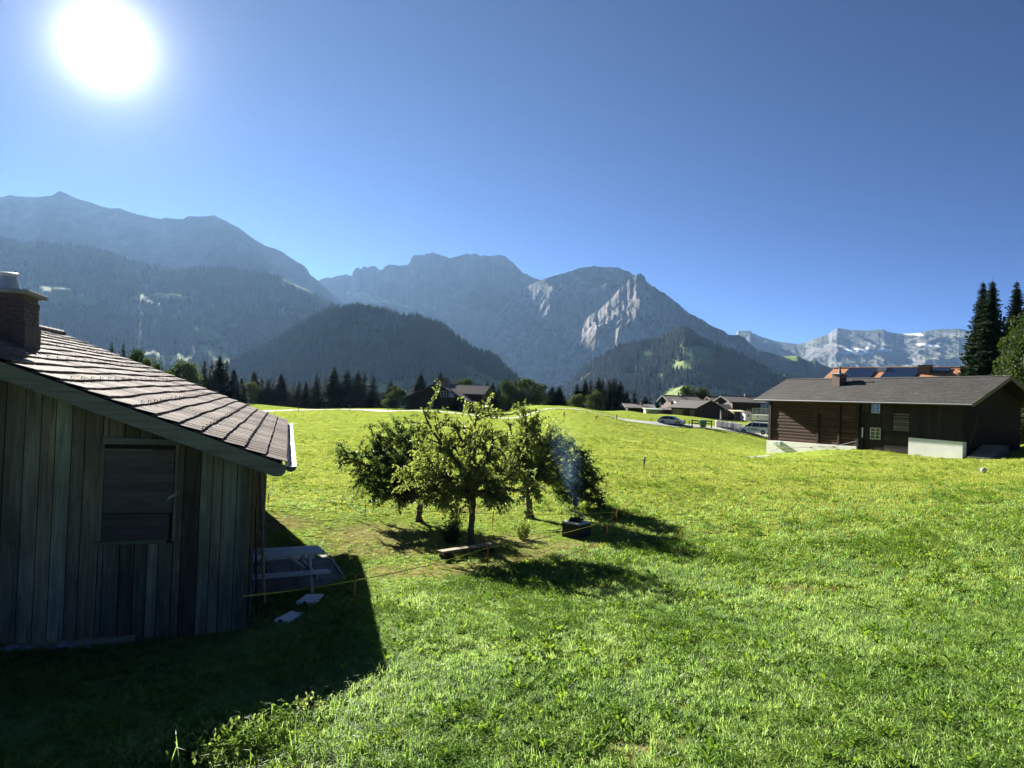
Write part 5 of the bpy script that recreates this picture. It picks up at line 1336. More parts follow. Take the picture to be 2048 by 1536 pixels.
def rosette(seed, n, L, w, mat, lift=.5):
    rnd = random.Random(seed); m = MB()
    for k in range(n):
        a = 2*math.pi*k/n + rnd.uniform(-.3, .3); dv_ = Vector((math.cos(a), math.sin(a), 0)); sd = Vector((-dv_.y, dv_.x, 0)); l = L*rnd.uniform(.6, 1.2); up = lift*rnd.uniform(.4, 1.4)
        prof = [(0, .15), (.3, .55), (.55, 1.0), (.8, .75), (1.0, .05)]; o = len(m.v)
        for (t_, ww) in prof:
            c = dv_*l*t_ + Vector((0, 0, l*up*math.sin(t_*1.9)*.8)); cw = w*ww*rnd.uniform(.8, 1.2)
            m.v += [tuple(c - sd*cw + Vector((0, 0, cw*.4))), tuple(c), tuple(c + sd*cw + Vector((0, 0, cw*.4)))]
        for i in range(4):
            m.f += [(o+3*i, o+3*i+1, o+3*i+4, o+3*i+3), (o+3*i+1, o+3*i+2, o+3*i+5, o+3*i+4)]; m.m += [0, 0]
    return m.mesh('rosette', mat)
def clover(seed, n, mat, spread=.14, tilt=.35):
    rnd = random.Random(seed); m = MB()
    for _ in range(n):
        a = rnd.uniform(0, 6.28); r_ = spread*math.sqrt(rnd.random()); c = Vector((r_*math.cos(a), r_*math.sin(a), rnd.uniform(.05, .12))); a0 = rnd.uniform(0, 6.28); tl = rvec(rnd)*tilt
        for k in range(3):
            aa = a0 + k*2.09; d = Vector((math.cos(aa), math.sin(aa), tl.x*math.cos(aa) + tl.y*math.sin(aa))); s_ = Vector((-d.y, d.x, 0)); q = .017*rnd.uniform(.7, 1.3); o = len(m.v)
            m.v += [tuple(c), tuple(c + d*q*.7 + s_*q*.55), tuple(c + d*q*1.35), tuple(c + d*q*.7 - s_*q*.55)]; m.f.append((o, o+1, o+2, o+3)); m.m.append(0)
    return m.mesh('clover', mat)
PROTO = [tuft(1, 26, .10, .075, M_blade, .0045, 1.0), tuft(2, 22, .125, .07, M_blade, .004, .9), tuft(3, 30, .075, .09, M_blade, .005, 1.25), tuft(4, 20, .145, .05, M_blade, .004, 1.0),
         tuft(5, 20, .07, .08, M_blade_dry, .004, .9), rosette(6, 9, .11, .020, M_weed, .7), rosette(7, 7, .15, .026, M_weed, .9), clover(8, 34, M_weed),
         tuft(9, 4, .24, .05, M_blade, .0025, 1.1), clover(10, 26, plain("pale_herb", (.24, .29, .15), .7, .2, 3), .12)]
M_blade_far = leafy("pasture_blade", ((.16, .215, .038), (.235, .285, .055), (.32, .36, .10)), .62, (1.2, 1.16, .8), .25, .6, spec=.2)
M_herbp = leafy("pale_herb_leaf", ((.13, .20, .05), (.19, .27, .075), (.27, .34, .12)), .55, (1.1, 1.1, .7), 2.0, .95, spec=.02)
PROTO[9] = clover(10, 34, M_herbp, .12, 1.3); PROTO[7] = clover(8, 34, M_weed, .14, .8)
PROTO += [tuft(21, 26, .07, .11, M_blade_far, .005, .9), tuft(22, 22, .055, .12, M_blade_far, .0055, 1.0), tuft(23, 20, .09, .09, M_blade_far, .005, .8)]
rng = np.random.default_rng(5)
pts, sc, ix = [], [], []
barn_poly = [BM @ Vector(p) for p in ((.05, 0, 0), (-8, 0, 0), (-8, 18, 0), (.05, 18, 0))]
def grass_band(y0, y1, dens, smin, smax, weights, xl=-.92, xr=1.05):
    n = int(dens * (xr - xl) * (y1*y1 - y0*y0) / 2)
    y = np.sqrt(rng.random(n) * (y1*y1 - y0*y0) + y0*y0); x = (xl + rng.random(n) * (xr - xl)) * y
    dm = dry_mask(x, y); mown = in_poly(x, y, MOWN)
    den = fbm(x * .7, y * .7, 51, 3)
    keep = (~in_poly(x, y, barn_poly)) & (rng.random(n) > dm * .45) & (rng.random(n) < np.clip(.45 + (den - .3) * 2.2, .3, 1)) & (~in_poly(x, y, PAVED))
    for bp in BOARDS: keep &= ~in_poly(x, y, bp)
    keep &= rng.random(n) > mown * .35
    x, y, dm, mown = x[keep], y[keep], dm[keep], mown[keep]; n = len(x)
    k = rng.choice(len(weights), n, p=np.array(weights) / sum(weights))
    cl = fbm(x * .55, y * .55, 77, 3)            # herbs stand in patches
    herb = np.isin(k, (5, 6, 7)); k = np.where(herb & (cl < .42), 0, k)
    k = np.where((cl > .64) & (rng.random(n) < .15), 7, k)
    k = np.where((dm > .25) & (rng.random(n) < .65), 4, k)
    k = np.where((k < 4) & (rng.random(n) < np.clip((y - 9) / 22, 0, 1)), 10 + rng.integers(0, 3, n), k)
    k = np.where(mown & np.isin(k, (1, 3, 8)), 2, k)
    s = rng.uniform(smin, smax, n) * (.9 + .25 * fbm(x * .35, y * .35, 61, 3)) * np.where(mown, .62, 1) * .85
    pts.append(np.stack([x, y, ground(x, y)], 1)); sc.append(np.stack([s, s, s * rng.uniform(.8, 1.2, n)], 1)); ix.append(k)
_pv = [on_ground(*p) for p in ((505, 1196), (692, 1164), (652, 1111), (505, 1116))]
PAVED = [Vector((p.x, p.y, 0)) for p in _pv]
BOARDS = []
BOARDS.append([on_ground(*p) for p in ((1118,1072),(1158,1085),(1192,1072),(1150,1050))])
for cor in (((584,1212),(638,1212),(655,1186),(608,1186)), ((538,1246),(582,1252),(618,1228),(580,1218))): BOARDS.append([on_ground(*p) for p in cor])
wts = [30, 16, 30, 6, 6, 4.5, 3.2, 5, 1.4, .3]
grass_band(3.6, 7.5, 420, .65, 1.05, wts)
grass_band(7.5, 12, 300, .7, 1.15, wts)
grass_band(12, 20, 150, .9, 1.35, wts)
grass_band(20, 34, 70, 1.0, 1.5, [30, 16, 34, 5, 7, 2, 1.5, 4, .8, .3], -.80, .90)
grass_band(34, 60, 16, 1.2, 1.9, [30, 12, 40, 3, 8, 1, 1, 3, .3, .2], -.6, .80)
grass_band(60, 125, 2.0, 1.5, 2.6, [30, 10, 45, 1, 9, 1, 1, 2, 0, 0], -.45, .5)
# pale herbs and long stems on the bank at the lower left
q0 = on_ground(430, 1500); n = 110
x = q0.x + .12 + rng.normal(0, .33, n); y = q0.y + rng.normal(0, .22, n)
pts.append(np.stack([x, y, ground(x, y) + .02], 1)); s = rng.uniform(.9, 1.5, n); sc.append(np.stack([s, s, s * 1.2], 1)); ix.append(rng.choice([9, 9, 7, 7, 0, 8], n))
n = 26; x = rng.uniform(-3.2, -.5, n); y = rng.uniform(5.6, 7.2, n)
pts.append(np.stack([x, y, ground(x, y)], 1)); s = rng.uniform(.8, 1.2, n); sc.append(np.stack([s, s, s], 1)); ix.append(np.full(n, 8))
pts, sc, ix = np.concatenate(pts), np.concatenate(sc), np.concatenate(ix)
rot = np.stack([rng.normal(0, .10, len(pts)), rng.normal(0, .10, len(pts)), rng.random(len(pts)) * 6.283], 1)
gr = scatter('grass', pts, rot, sc, ix, PROTO)
print("tufts", len(pts))
# dark tangle of taller herbs along the barn foot

# ================================================================== THINGS ON THE MEADOW
# ---- paved terrace of single slabs beside the barn
M_slab = plain("paving_concrete", (.12, .118, .11), .9, .25, 4, bump=.3, coord='World')
C4 = [on_ground(*p) for p in ((506, 1198), (693, 1165), (653, 1111), (506, 1118))]
zt_ = sum(p.z for p in C4) / 4 + .02
patio = thing('paved_terrace', (C4[1].x, C4[1].y, zt_), 0, "small terrace of grey concrete slabs beside the barn wall", "terrace")
e1 = (C4[0] - C4[1]); e2 = (C4[2] - C4[1]); e1.z = e2.z = 0
n1_, n2_ = max(2, round(e1.length / .5)), max(2, round(e2.length / .5))
for i in range(n1_):
    for j in range(n2_):
        def pt(u, v): return e1 * (u / n1_) + e2 * (v / n2_)
        g = .015; tilt = rnd.uniform(-.006, .006); q = [pt(i + g, j + g), pt(i + 1 - g, j + g), pt(i + 1 - g, j + 1 - g), pt(i + g, j + 1 - g)]
        m = MB(); top = [(p.x, p.y, tilt * (1 if k % 2 else -1)) for k, p in enumerate(q)]; bot = [(p.x, p.y, -.10) for p in q]
        m.add(bot + top, [(3, 2, 1, 0), (4, 5, 6, 7), (0, 1, 5, 4), (1, 2, 6, 5), (2, 3, 7, 6), (3, 0, 4, 7)]); m.build('paving_slab', M_slab, patio)
ek = e2.normalized(); ek2 = Vector((ek.y, -ek.x, 0))
m = MB(); a0 = ek2 * .02; m.prism([tuple(a0 - ek*.05), tuple(a0 + ek2*.06 - ek*.05), tuple(a0 + ek2*.06 + e2), tuple(a0 + e2)], (0, 0, .015)); m.build('edging', M_conc, patio)
m = MB(); m.add([(p.x - C4[1].x, p.y - C4[1].y, -.03) for p in C4], [(0, 1, 2, 3)]); m.build('bedding', M_dark, patio)
# ---- picnic table
M_tbl = wood("silvered_table_wood", [(.38, .37, .355), (.56, .55, .525), (.72, .70, .67)], 'x', 1.0, .6, False, .15)
zT = zt_ + .74
ta, tb = on_z(513, 1113, zT), on_z(652, 1104, zT)
tc = on_z(655, 1088, zT)
tdir = (tb - ta).normalized(); tyaw = math.atan2(tdir.y, tdir.x)
TLn = max(1.75, (tb - ta).length + .15); TWd = .74
tn = Vector((-tdir.y, tdir.x, 0))
tcen = tb - tdir * TLn / 2 + tn * TWd / 2
tbl = thing('picnic_table', (tcen.x, tcen.y, zt_), tyaw, "grey wooden picnic table with benches on the slabs", "picnic table")
for k in range(6):
    y0 = -TWd/2 + k * TWd/6; m = MB(); m.bevbox((-TLn/2, y0 + .006, .70), (TLn/2, y0 + TWd/6 - .006, .74), .004); m.build('top_board', M_tbl, tbl)
for sg in (-1, 1):
    for k in range(2):
        y0 = sg * .70 + (k - 1) * .135; m = MB(); m.bevbox((-TLn/2, y0 + .004, .41), (TLn/2, y0 + .131, .445), .004); m.build('bench_board', M_tbl, tbl)
for sx in (-1, 1):
    xx = sx * (TLn/2 - .30)
    for sy in (-1, 1):
        m = MB(); m.prism([(xx - .03, sy*.26 - .05, .70), (xx - .03, sy*.26 + .05, .70), (xx - .03, sy*.62 + .05, 0), (xx - .03, sy*.62 - .05, 0)], (.05, 0, 0)); m.build('leg', M_tbl, tbl)
    m = MB(); m.box((xx + .022, -.80, .31), (xx + .062, .80, .41)); m.build('bench_bearer', M_tbl, tbl)
    m = MB(); m.box((xx + .022, -.33, .62), (xx + .062, .33, .70)); m.build('top_bearer', M_tbl, tbl)
    m = MB(); m.tube([(xx - sx*.02, 0, .36), (xx - sx*.45, 0, .69)], .035, 6); m.build('brace', M_tbl, tbl)
# ---- two white boards lying in the grass
M_wb = plain("white_board", (.62, .64, .64), .7, .12, 3)
for cor, lb in ((((592,1206),(632,1206),(647,1190),(613,1190)), "white square board lying nearer the picnic table"), (((548,1241),(578,1245),(607,1229),(583,1224)), "white square board lying farther down the slope in the barn shade")):
    q = [on_ground(*p) for p in cor]; zz = max(p.z for p in q) + .07; c = sum(q, Vector()) / 4
    w = thing('white_board', (c.x, c.y, zz), 0, lb, "board", "white boards on the grass")
    m = MB(); pl = [on_z(px, py, zz + .02) for px, py in cor]; m.prism([(p.x - c.x, p.y - c.y, 0) for p in pl], (0, 0, .04)); m.build('panel', M_wb, w)
    m = MB(); a, b = pl[0] - c, pl[1] - c; f = a.lerp(b, .45); m.box((f.x - .02, f.y - .045, .01), (f.x + .02, f.y - .005, .055)); m.build('handle', M_dark, w)
# ---- fence of orange posts with a yellow tape
M_post = plain("orange_plastic", (.55, .13, .03), .5, .15, 8)
M_tape = plain("yellow_tape", (.75, .62, .06), .5, .08)
posts = []
for (bx, by, ty_, lb) in [(707,1225,1152,"orange fence post nearest the barn shade in front of the picnic table"), (974,1151,1087,"orange fence post in front of the apple trunk"), (1214,1083,1036,"orange fence post right of the fire box"), (1233,1053,1017,"orange corner post behind the fire box"), (985,1062,1022,"orange post half hidden behind the front apple tree"), (730,1036,1007,"thin orange post behind the dry grass patch"), (536,1016,986,"orange post beside the far barn corner")]:
    b = on_ground(bx, by); H = (by - ty_) / FPX * b.y; posts.append((b, H))
    s = thing('fence_post', b, 0, lb, "post", "orange posts of the tape fence")
    m = MB(); m.tube([(0, 0, -.1), (0, 0, H * .55), (.004, 0, H)], [.020, .018, .013], 8); m.build('stake', M_post, s)
    m = MB(); m.tube([(0, -.018, H*.86), (.02, -.03, H*.9), (0, -.018, H*.94)], .006, 6); m.build('hook', M_dark, s)
tape_pts = [BM @ Vector((.05, -.05, 1.02 if False else on_z(480, 1193, B0.z + .62).z - B0.z))]
tape_pts[0] = at(481, 1193, (BM @ Vector((.06, -.06, 0))).y)
order = [0, 1, 2, 3, 4, 5, 6]
tape_pts += [posts[i][0] + Vector((0, -.02, posts[i][1] * (.87 if i != 3 else .80))) for i in order]
m = MB()
for i in range(len(tape_pts) - 1):
    a, b = tape_pts[i], tape_pts[i + 1]; n = 10; L = (b - a).length
    for k in range(n):
        p = a.lerp(b, k / n); q = a.lerp(b, (k + 1) / n); p = p - Vector((0, 0, .012 * L * math.sin(math.pi * k / n))); q = q - Vector((0, 0, .012 * L * math.sin(math.pi * (k+1) / n)))
        tw = .008; s0 = Vector((0, math.sin(k * .7) * tw, tw)); s1 = Vector((0, math.sin((k + 1) * .7) * tw, tw))
        m.add([p - s0, q - s1, q + s1, p + s0, p - s0 + Vector((0, .003, 0)), q - s1 + Vector((0, .003, 0)), q + s1 + Vector((0, .003, 0)), p + s0 + Vector((0, .003, 0))], [(0,1,2,3),(7,6,5,4),(0,4,5,1),(3,2,6,7)])
tag(m.build('fence_tape', M_tape), "yellow tape strung between the orange posts from the barn corner", "tape")
# ---- plank seat by the apple trunk
pa_, pb_ = on_ground(885, 1112), on_ground(988, 1096)
zz = max(pa_.z, pb_.z) + .20
pa2, pb2 = on_z(880, 1102, zz), on_z(990, 1085, zz)
d = pb2 - pa2; L = d.length; yw = math.atan2(d.y, d.x)
pk = thing('plank_bench', (pa2.x, pa2.y, zz - .20), yw, "low bench of one plank on two logs under the front apple tree", "bench")
m = MB(); m.bevbox((0, -.10, .15), (L, .12, .20), .006); m.build('plank', W_light, pk)
for xx in (.22, L - .25):
    m = MB(); m.tube([(xx, -.16, .05), (xx, .18, .06)], .10, 9); m.build('log', W_brown, pk)
# ---- fire box
fr = on_ground(1158, 1077); fl = fw = .56; fyaw = R(-39); FH = .39
k0 = fr - Vector((fl * math.cos(fyaw), fl * math.sin(fyaw), 0)); zf = fr.z + FH
ctr = k0 + Vector((math.cos(fyaw) - math.sin(fyaw), math.sin(fyaw) + math.cos(fyaw), 0)) * fl / 2
fbx = thing('fire_box', (k0.x, k0.y, zf - .44), fyaw, "black square fire box with ash rim and smoking embers", "fire pit")
M_black = plain("sooty_steel", (.013, .012, .013), .75, .4, 6, bump=.2); M_rim = plain("ash_coated_rim", (.42, .43, .45), .7, .3, 9, bump=.3)
for lo, hi in (((0, 0, -.08), (fl, .06, .405)), ((0, fw - .06, -.08), (fl, fw, .405)), ((0, .06, -.08), (.06, fw - .06, .405)), ((fl - .06, .06, -.08), (fl, fw - .06, .405))):
    m = MB(); m.box(lo, hi); m.build('side_panel', M_black, fbx)
ro = .30
for lo, hi in (((-.02, -.02, .405), (fl + .02, fw*.24, .44)), ((-.02, fw*.76, .405), (fl + .02, fw + .02, .44)), ((-.02, fw*.24, .405), (fl*.24, fw*.76, .44)), ((fl*.76, fw*.24, .405), (fl + .02, fw*.76, .44))):
    m = MB(); m.bevbox(lo, hi, .006); m.build('rim', M_rim, fbx)
m = MB(); m.box((.06, .06, .0), (fl - .06, fw - .06, .25)); m.build('ash_bed', M_black, fbx)
M_coal = plain("charred_wood", (.03, .025, .022), .9, .6, 12, bump=.5)
for k in range(7):
    a = rnd.uniform(0, 3.1); c = Vector((fl/2 + rnd.uniform(-.10, .08), fw/2 + rnd.uniform(-.09, .09), .38 + .025 * k)); h = Vector((math.cos(a), math.sin(a), rnd.uniform(-.2, .2))) * rnd.uniform(.09, .15)
    m = MB(); m.tube([c - h, c + h], [rnd.uniform(.025, .035), rnd.uniform(.02, .03)], 7); m.build('log', M_coal, fbx)
m = MB(); hr = .26; cpos = Vector((fl*.72, fw*.66, .43)); m.tube([cpos, cpos + Vector((.005, 0, hr))], .017, 8); m.build('spit_rod', M_metal, fbx)
m = MB(); m.tube([cpos + Vector((-.30, .05, .02)), cpos + Vector((.42, -.02, .14))], .007, 5); m.build('skewer', M_tin, fbx)
# ---- smoke rising from it
t = NT("wood_smoke"); t.n.remove(t.bsdf); pv = t.new('ShaderNodeVolumePrincipled')
P = t.coord('World', (1, 1, .55)); n = t.noise(P, 1.9, 2, .5, .5)
ob = t.coord('Object'); sx = t.new('ShaderNodeSeparateXYZ'); t.l.new(ob, sx.inputs[0])
# axis of the plume drifts left as it climbs; radius grows with height
ax_x = t.math('MULTIPLY', t.math('POWER', t.math('MAXIMUM', sx.outputs[2], 0.0), 1.25), -.17)
dx = t.math('SUBTRACT', sx.outputs[0], ax_x)
r2 = t.math('SQRT', t.math('ADD', t.math('POWER', dx, 2.0), t.math('POWER', sx.outputs[1], 2.0)))
rad = t.math('ADD', t.math('MULTIPLY', sx.outputs[2], .24), .06)
edge = t.math('SUBTRACT', 1.0, t.math('DIVIDE', r2, rad))
fade = t.math('MULTIPLY', t.math('MAXIMUM', t.math('SUBTRACT', 1.0, t.math('DIVIDE', sx.outputs[2], 2.7)), 0.0), t.math('MAXIMUM', t.math('ADD', edge, t.math('MULTIPLY', t.math('SUBTRACT', n, .5), 1.5)), 0.0))
den = t.math('MULTIPLY', t.math('DIVIDE', fade, t.math('ADD', rad, .12)), .19)
t.l.new(den, pv.inputs['Density']); pv.inputs['Color'].default_value = (.34, .58, 1.0, 1); pv.inputs['Anisotropy'].default_value = .2
t.l.new(pv.outputs[0], t.out.inputs['Volume'])
sm = Vector((ctr.x + .02, ctr.y, zf + .02)); m = MB()
m.lathe([(.10, 0), (.36, .8), (.62, 1.7), (.85, 2.75)], 14)
m.v = [(p[0] - .17 * max(0, p[2]) ** 1.25, p[1], p[2]) for p in m.v]
smo = m.build('smoke', t.mat); smo.location = sm; smo['kind'] = 'stuff'
# ---- little white ball in the right meadow, thin stake, field posts
q = on_ground(1967, 947); bl = thing('white_ball', (q.x, q.y, q.z), 0, "small white ball shaped marker alone in the right meadow", "marker")
m = MB(); m.blob((0, 0, .17), .16, .16, .15, .06, 9, 7); m.build('globe', M_frame, bl, smooth=True)
m = MB(); m.tube([(0, 0, -.1), (0, 0, .1)], .03, 6); m.build('stem', M_tin, bl)
W_post = wood("fence_post_wood", [(.04, .035, .028), (.08, .07, .055), (.14, .12, .095)], 'z', .6, .85, False)
for (bx, by, ty_, lb, d) in [(1288,938,914,"thin lone stake in the middle of the meadow",None), (596.5,825,803,"wooden roadside post, leftmost beside the pale road",None), (699.5,823,811,"wooden roadside post left of the chalet shrub",None), (776,827,815,"thin roadside post before the willow",None), (1128,836,824,"dark pasture post, left of the three beyond the saddle road",None), (1192,839.5,831,"short leaning pasture post in the middle beyond the saddle road",None), (1233,841,829,"dark pasture post, right of the three beyond the saddle road",None), (1302,845,836,"thin pasture post left of the silver car",None), (1369,851,837,"post standing before the silver car door",None), (1378,852,841,"short post at the bumper of the silver car",None), (1399,853,838,"tall post left of the green bin",None)]:
    b = on_ground(bx, by); H = (by - ty_) / FPX * b.y; w = .05 if 'thin' in lb else .085
    s = thing('wooden_post', b, 0, lb, "post", "wooden posts along the road and pasture"); m = MB(); m.tube([(0, 0, -.3), (0, 0, H*.6), (.03 if 'lean' not in lb else .25, 0, H)], [w, w*.95, w*.85], 7); m.build('shaft', W_post, s)
    m = MB(); m.box((-w*1.0, -w - .02, H*.7), (w*.4, -w + .005, H*.78)); m.build('insulator', M_dark, s)
# guard rail of planks beside the car
g0, g1 = on_ground(1382, 853), on_ground(1424, 857); gd = g1 - g0; gr_ = thing('plank_barrier', g0, math.atan2(gd.y, gd.x), "low dark plank barrier between the silver car and the white bags", "barrier")
for k in (0.05, .5, .97):
    m = MB(); m.box((gd.length*k - .09, -.06, -.3), (gd.length*k + .09, .06, 1.1)); m.build('post', W_post, gr_)
for z in (.45, .85):
    m = MB(); m.box((0, -.10, z), (gd.length, -.065, z + .18)); m.build('rail', W_post, gr_)
# ---- green bin
b = on_ground(1406, 855); bn = thing('green_bin', b, gd.angle(Vector((1, 0, 0))) * -1, "green wheeled bin with a pale lid beside the white bags", "bin")
M_green = plain("green_plastic", (.04, .14, .06), .5, .12); M_pgreen = plain("pale_green_lid", (.36, .45, .34), .5, .1)
m = MB(); m.add([(-.42,-.36,.1),(.42,-.36,.1),(.42,.36,.1),(-.42,.36,.1),(-.52,-.44,1.05),(.52,-.44,1.05),(.52,.44,1.05),(-.52,.44,1.05)], [(3,2,1,0),(4,5,6,7),(0,1,5,4),(1,2,6,5),(2,3,7,6),(3,0,4,7)]); m.build('body', M_green, bn)
m = MB(); m.bevbox((-.56, -.48, 1.05), (.56, .48, 1.22), .05); m.build('lid', M_pgreen, bn)
for sx_ in (-.3, .3):
    m = MB(); m.tube([(sx_ - .04, .3, .08), (sx_ + .04, .3, .08)], .1, 10); m.build('wheel', M_black, bn)
# ---- white bulk bags
M_bag = plain("white_woven_bag", (.60, .60, .58), .85, .14, 5, bump=.4)
bagm = MB(); bagm.bevbox((-.48, -.48, .12), (.48, .48, 1.12), .12); BAG = bagm.mesh('bag_body', M_bag)
palm = MB()
for y in (-.42, -.05, .32): palm.box((-.5, y, 0), (.5, y + .1, .12))
for i, px in enumerate((1436, 1445.5, 1453.5, 1463, 1471.5, 1480)):
    b = on_ground(px, 854.5 + (px - 1436) * .10 + (i > 3) * 1.0)
    lb = ["first white bulk bag of the row, next to the barrier", "second white bulk bag of the row from the barrier", "third white bulk bag of the row from the barrier", "fourth white bulk bag of the row from the barrier", "fifth bulk bag of the row, second from the van", "last bulk bag of the row, next to the van"][i]
    s = thing('bulk_bag', b, -.25 + rnd.uniform(-.12, .12), lb, "bag", "white bulk bags in a row by the van")
    link('bag_body', BAG, s).scale = (.78, .9, rnd.uniform(.85, 1.0))
    m = MB()
    for y in (-.42, -.05, .32): m.box((-.40, y, -.15), (.40, y + .1, .12))
    o = m.build('pallet', W_brown, s); o['kind'] = 'stuff'
    for sg in (-1, 1): m = MB(); m.tube([(sg*.3, -.3, .95), (sg*.3, 0, 1.25), (sg*.3, .3, .95)], .03, 5); m.build('loop', M_bag, s)
# ---- cars
M_silver = plain("silver_paint", (.36, .38, .41), .28, .03, metal=.6); M_whitep = plain("white_car_paint", (.74, .75, .76), .3, .02, spec=.6)
M_tyre = plain("tyre_rubber", (.018, .018, .019), .8, .1); M_rimm = plain("alloy", (.45, .46, .48), .3, .05, metal=.9); M_carglass = plain("car_glass", (.015, .02, .028), .05, .05, spec=.9); M_lamp = plain("lamp_lens", (.7, .7, .68), .1, .02); M_red = plain("tail_lens", (.35, .02, .02), .2, .05)
def vehicle(name, label, cat, loc, yaw, L, W, H, prof, belt, glass, whl, paint, wr=.33):
    """prof: side outline (x from the front, z); front points along local -x"""
    v = thing(name, loc, yaw, label, cat); n = len(prof)
    def wid(z): return W/2 * (1.0 if z < belt else 1.0 - .30 * (z - belt) / (H - belt) * .8)
    m = MB(); inset = [(x, z) for x, z in prof]
    A = [(x, -wid(z), z) for x, z in prof]; B = [(x, wid(z), z) for x, z in prof]
    A2 = [(L/2 + (x - L/2)*.985, -wid(z) + .05, z) for x, z in prof]
    m.add(A + B, [tuple(range(n - 1, -1, -1)), tuple(range(n, 2*n))] + [(i, (i+1) % n, n + (i+1) % n, n + i) for i in range(n)])
    body = m.build('body', paint, v)
    bv = body.modifiers.new('bevel', 'BEVEL'); bv.width = .05; bv.segments = 2; bv.limit_method = 'ANGLE'; bv.angle_limit = R(25)
    for sg in (-1, 1):
        for (poly, nm) in glass:
            m = MB(); pts_ = [(x, sg * (wid(z) + .006), z) for x, z in poly]
            m.prism(pts_ if sg > 0 else pts_[::-1], (0, sg * .012, 0)); m.build(nm, M_carglass, v)
    for xw in whl:
        for sg in (-1, 1):
            m = MB(); y0 = sg * (W/2 - .19); m.tube([(xw, y0, wr), (xw, sg * (W/2 + .012), wr)], wr, 20); tyre = m.build('wheel', M_tyre, v)
            m = MB(); yr = sg * (W/2 + .014)
            m.tube([(xw, yr, wr), (xw, yr + sg*.012, wr)], wr*.30, 10)
            for k in range(5):
                a = 2*math.pi*k/5; m.tube([(xw + .1*math.cos(a), yr + sg*.006, wr + .1*math.sin(a)), (xw + wr*.66*math.cos(a), yr + sg*.006, wr + wr*.66*math.sin(a))], .035, 5)
            m.build('rim', M_rimm, tyre)
            m = MB(); ring_ = [(xw + (wr + .05)*math.cos(k*math.pi/10), sg*(W/2 + .004), wr + (wr + .05)*math.sin(k*math.pi/10)) for k in range(11)]
            m.prism(ring_ if sg > 0 else ring_[::-1], (0, sg*.004, 0)); m.build('wheel_arch', M_black, v)
    return v, wid
# silver hatchback, nose to the right and towards us
b = on_ground(1369, 851.5)
car, wd_ = vehicle('silver_car', "silver hatchback parked on the road before the hay barn", "car", b, R(180 - 28), 4.2, 1.75, 1.48,
    [(0,.30),(-.02,.55),(.10,.72),(.95,.92),(1.75,1.40),(2.4,1.48),(3.3,1.42),(4.0,1.02),(4.2,.85),(4.2,.35),(3.9,.2),(.3,.2)], .90,
    [([(1.20,.96),(1.82,1.36),(2.30,1.42),(2.30,.96)],'side_window'), ([(2.36,.96),(2.36,1.42),(3.15,1.37),(3.65,1.05),(3.6,.98)],'side_window')], (.85, 3.35), M_silver)
m = MB(); m.prism([(1.02,-.66,.955),(1.70,-.56,1.375),(1.70,.56,1.375),(1.02,.66,.955)], (-.02, 0, .03)); m.build('windscreen', M_carglass, car)
m = MB(); m.prism([(3.42,-.56,1.375),(3.98,-.64,1.04),(3.98,.64,1.04),(3.42,.56,1.375)], (.02, 0, .03)); m.build('rear_window', M_carglass, car)
for sg in (-1, 1):
    m = MB(); m.prism([(.02, sg*.5, .60), (.02, sg*.82, .60), (.12, sg*.82, .73), (.08, sg*.5, .71)], (-.03, 0, .01)); m.build('headlight', M_lamp, car)
    m = MB(); m.bevbox((1.25, sg*.98 - .1, .98), (1.40, sg*.98 + .1, 1.12), .02); m.build('mirror', M_silver, car)
m = MB(); m.box((-.035, -.55, .36), (.0, .55, .52)); m.build('grille', M_black, car)
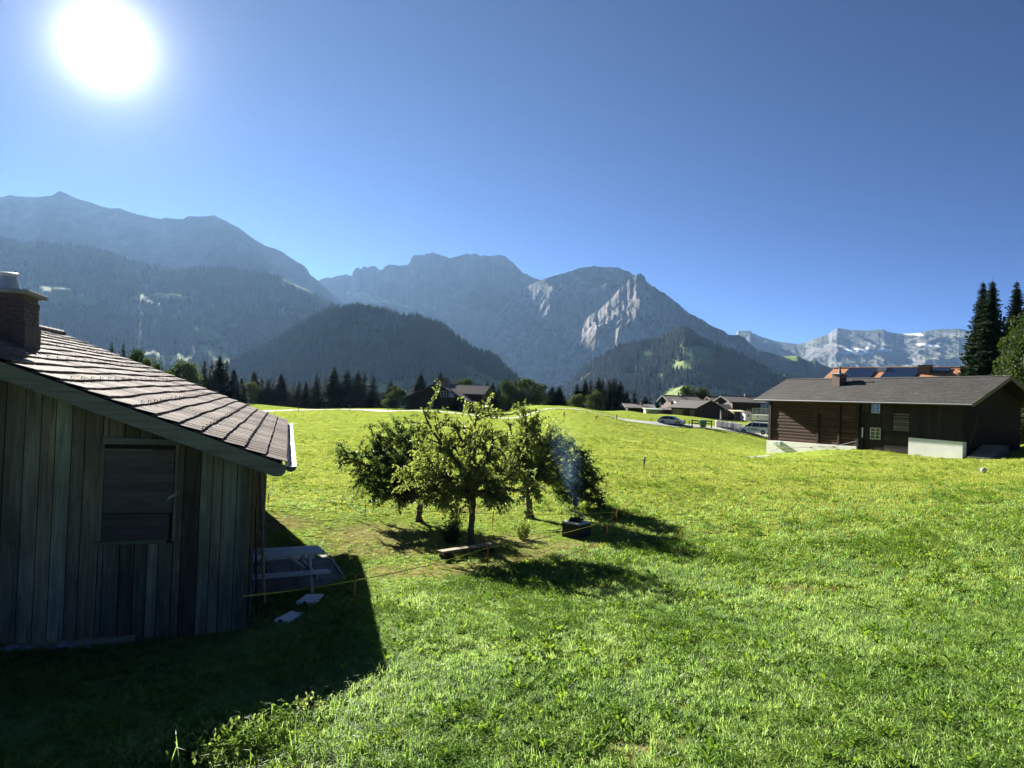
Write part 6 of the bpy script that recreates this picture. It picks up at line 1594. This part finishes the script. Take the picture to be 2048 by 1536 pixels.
# white van, nose to the left
b = on_ground(1509, 869.5)
r1 = on_ground(1492, 864); r2_ = on_ground(1536, 872); vy = math.atan2((r2_ - r1).y, (r2_ - r1).x)
vloc = b - Vector((math.cos(vy), math.sin(vy), 0)) * 2.25
van, wv_ = vehicle('white_van', "white passenger van with dark lettering half hidden by the farmhouse", "van", (vloc.x, vloc.y, gz(vloc.x + 2, vloc.y) ), vy - .12, 5.2, 1.93, 1.95,
    [(0,.35),(-.02,.70),(.12,.95),(1.0,1.15),(1.85,1.82),(2.3,1.93),(4.6,1.93),(5.1,1.80),(5.2,1.1),(5.2,.4),(4.9,.25),(.25,.25)], 1.10,
    [([(1.25,1.18),(1.90,1.70),(2.25,1.78),(2.25,1.18)],'side_window'), ([(2.33,1.18),(2.33,1.78),(3.50,1.78),(3.50,1.16)],'side_window'), ([(3.56,1.16),(3.56,1.78),(4.75,1.74),(4.95,1.25),(4.9,1.16)],'side_window')], (.98, 4.15), M_whitep, .35)
m = MB(); m.prism([(1.06,-.74,1.18),(1.78,-.64,1.75),(1.78,.64,1.75),(1.06,.74,1.18)], (-.025, 0, .03)); m.build('windscreen', M_carglass, van)
for sg in (-1, 1):
    m = MB(); m.prism([(.02, sg*.55, .72), (.02, sg*.90, .72), (.16, sg*.90, .93), (.10, sg*.55, .92)], (-.03, 0, .01)); m.build('headlight', M_lamp, van)
    m = MB(); m.bevbox((1.30, sg*1.08 - .11, 1.17), (1.46, sg*1.08 + .11, 1.38), .03); m.build('mirror', M_black, van)
m = MB(); m.box((-.04, -.6, .42), (.0, .6, .66)); m.build('grille', M_black, van)
M_ink = plain("dark_lettering", (.04, .045, .055), .5, .05)
def lettering(txt, x, z, size, parent, y):
    cu = bpy.data.curves.new('lettering', 'FONT'); cu.body = txt; cu.size = size; cu.extrude = .002; cu.materials.append(M_ink)
    tmp = bpy.data.objects.new('lettering', cu); COL.objects.link(tmp)
    me = bpy.data.meshes.new_from_object(tmp.evaluated_get(bpy.context.evaluated_depsgraph_get())); bpy.data.objects.remove(tmp)
    o = link('lettering', me, parent); o.location = (x, y, z); o.rotation_euler = (R(90), 0, 0); return o
yv = -1.93/2 - .006
lettering("ZE", 1.62, .62, .42, van, yv); m = MB()
for k in range(3): m.box((2.22, yv - .004, .62 + k*.105), (3.35 - .08*k, yv + .002, .68 + k*.105))
o = m.build('lettering', M_ink, van); o['kind'] = 'stuff'
lettering("O", 3.30, .62, .42, van, yv)
m = MB(); m.prism([(4.62, yv - .004, .82), (5.15, yv - .004, .66), (5.15, yv - .004, .74), (4.62, yv - .004, .90)], (0, .006, 0)); m.build('stripe', M_ink, van)
# pale path at the farmhouse corner
ribbon('path', [(1492, 915), (1515, 913.5), (1540, 911.5)], 1.1, M_conc, .03, 30)
build_haze()
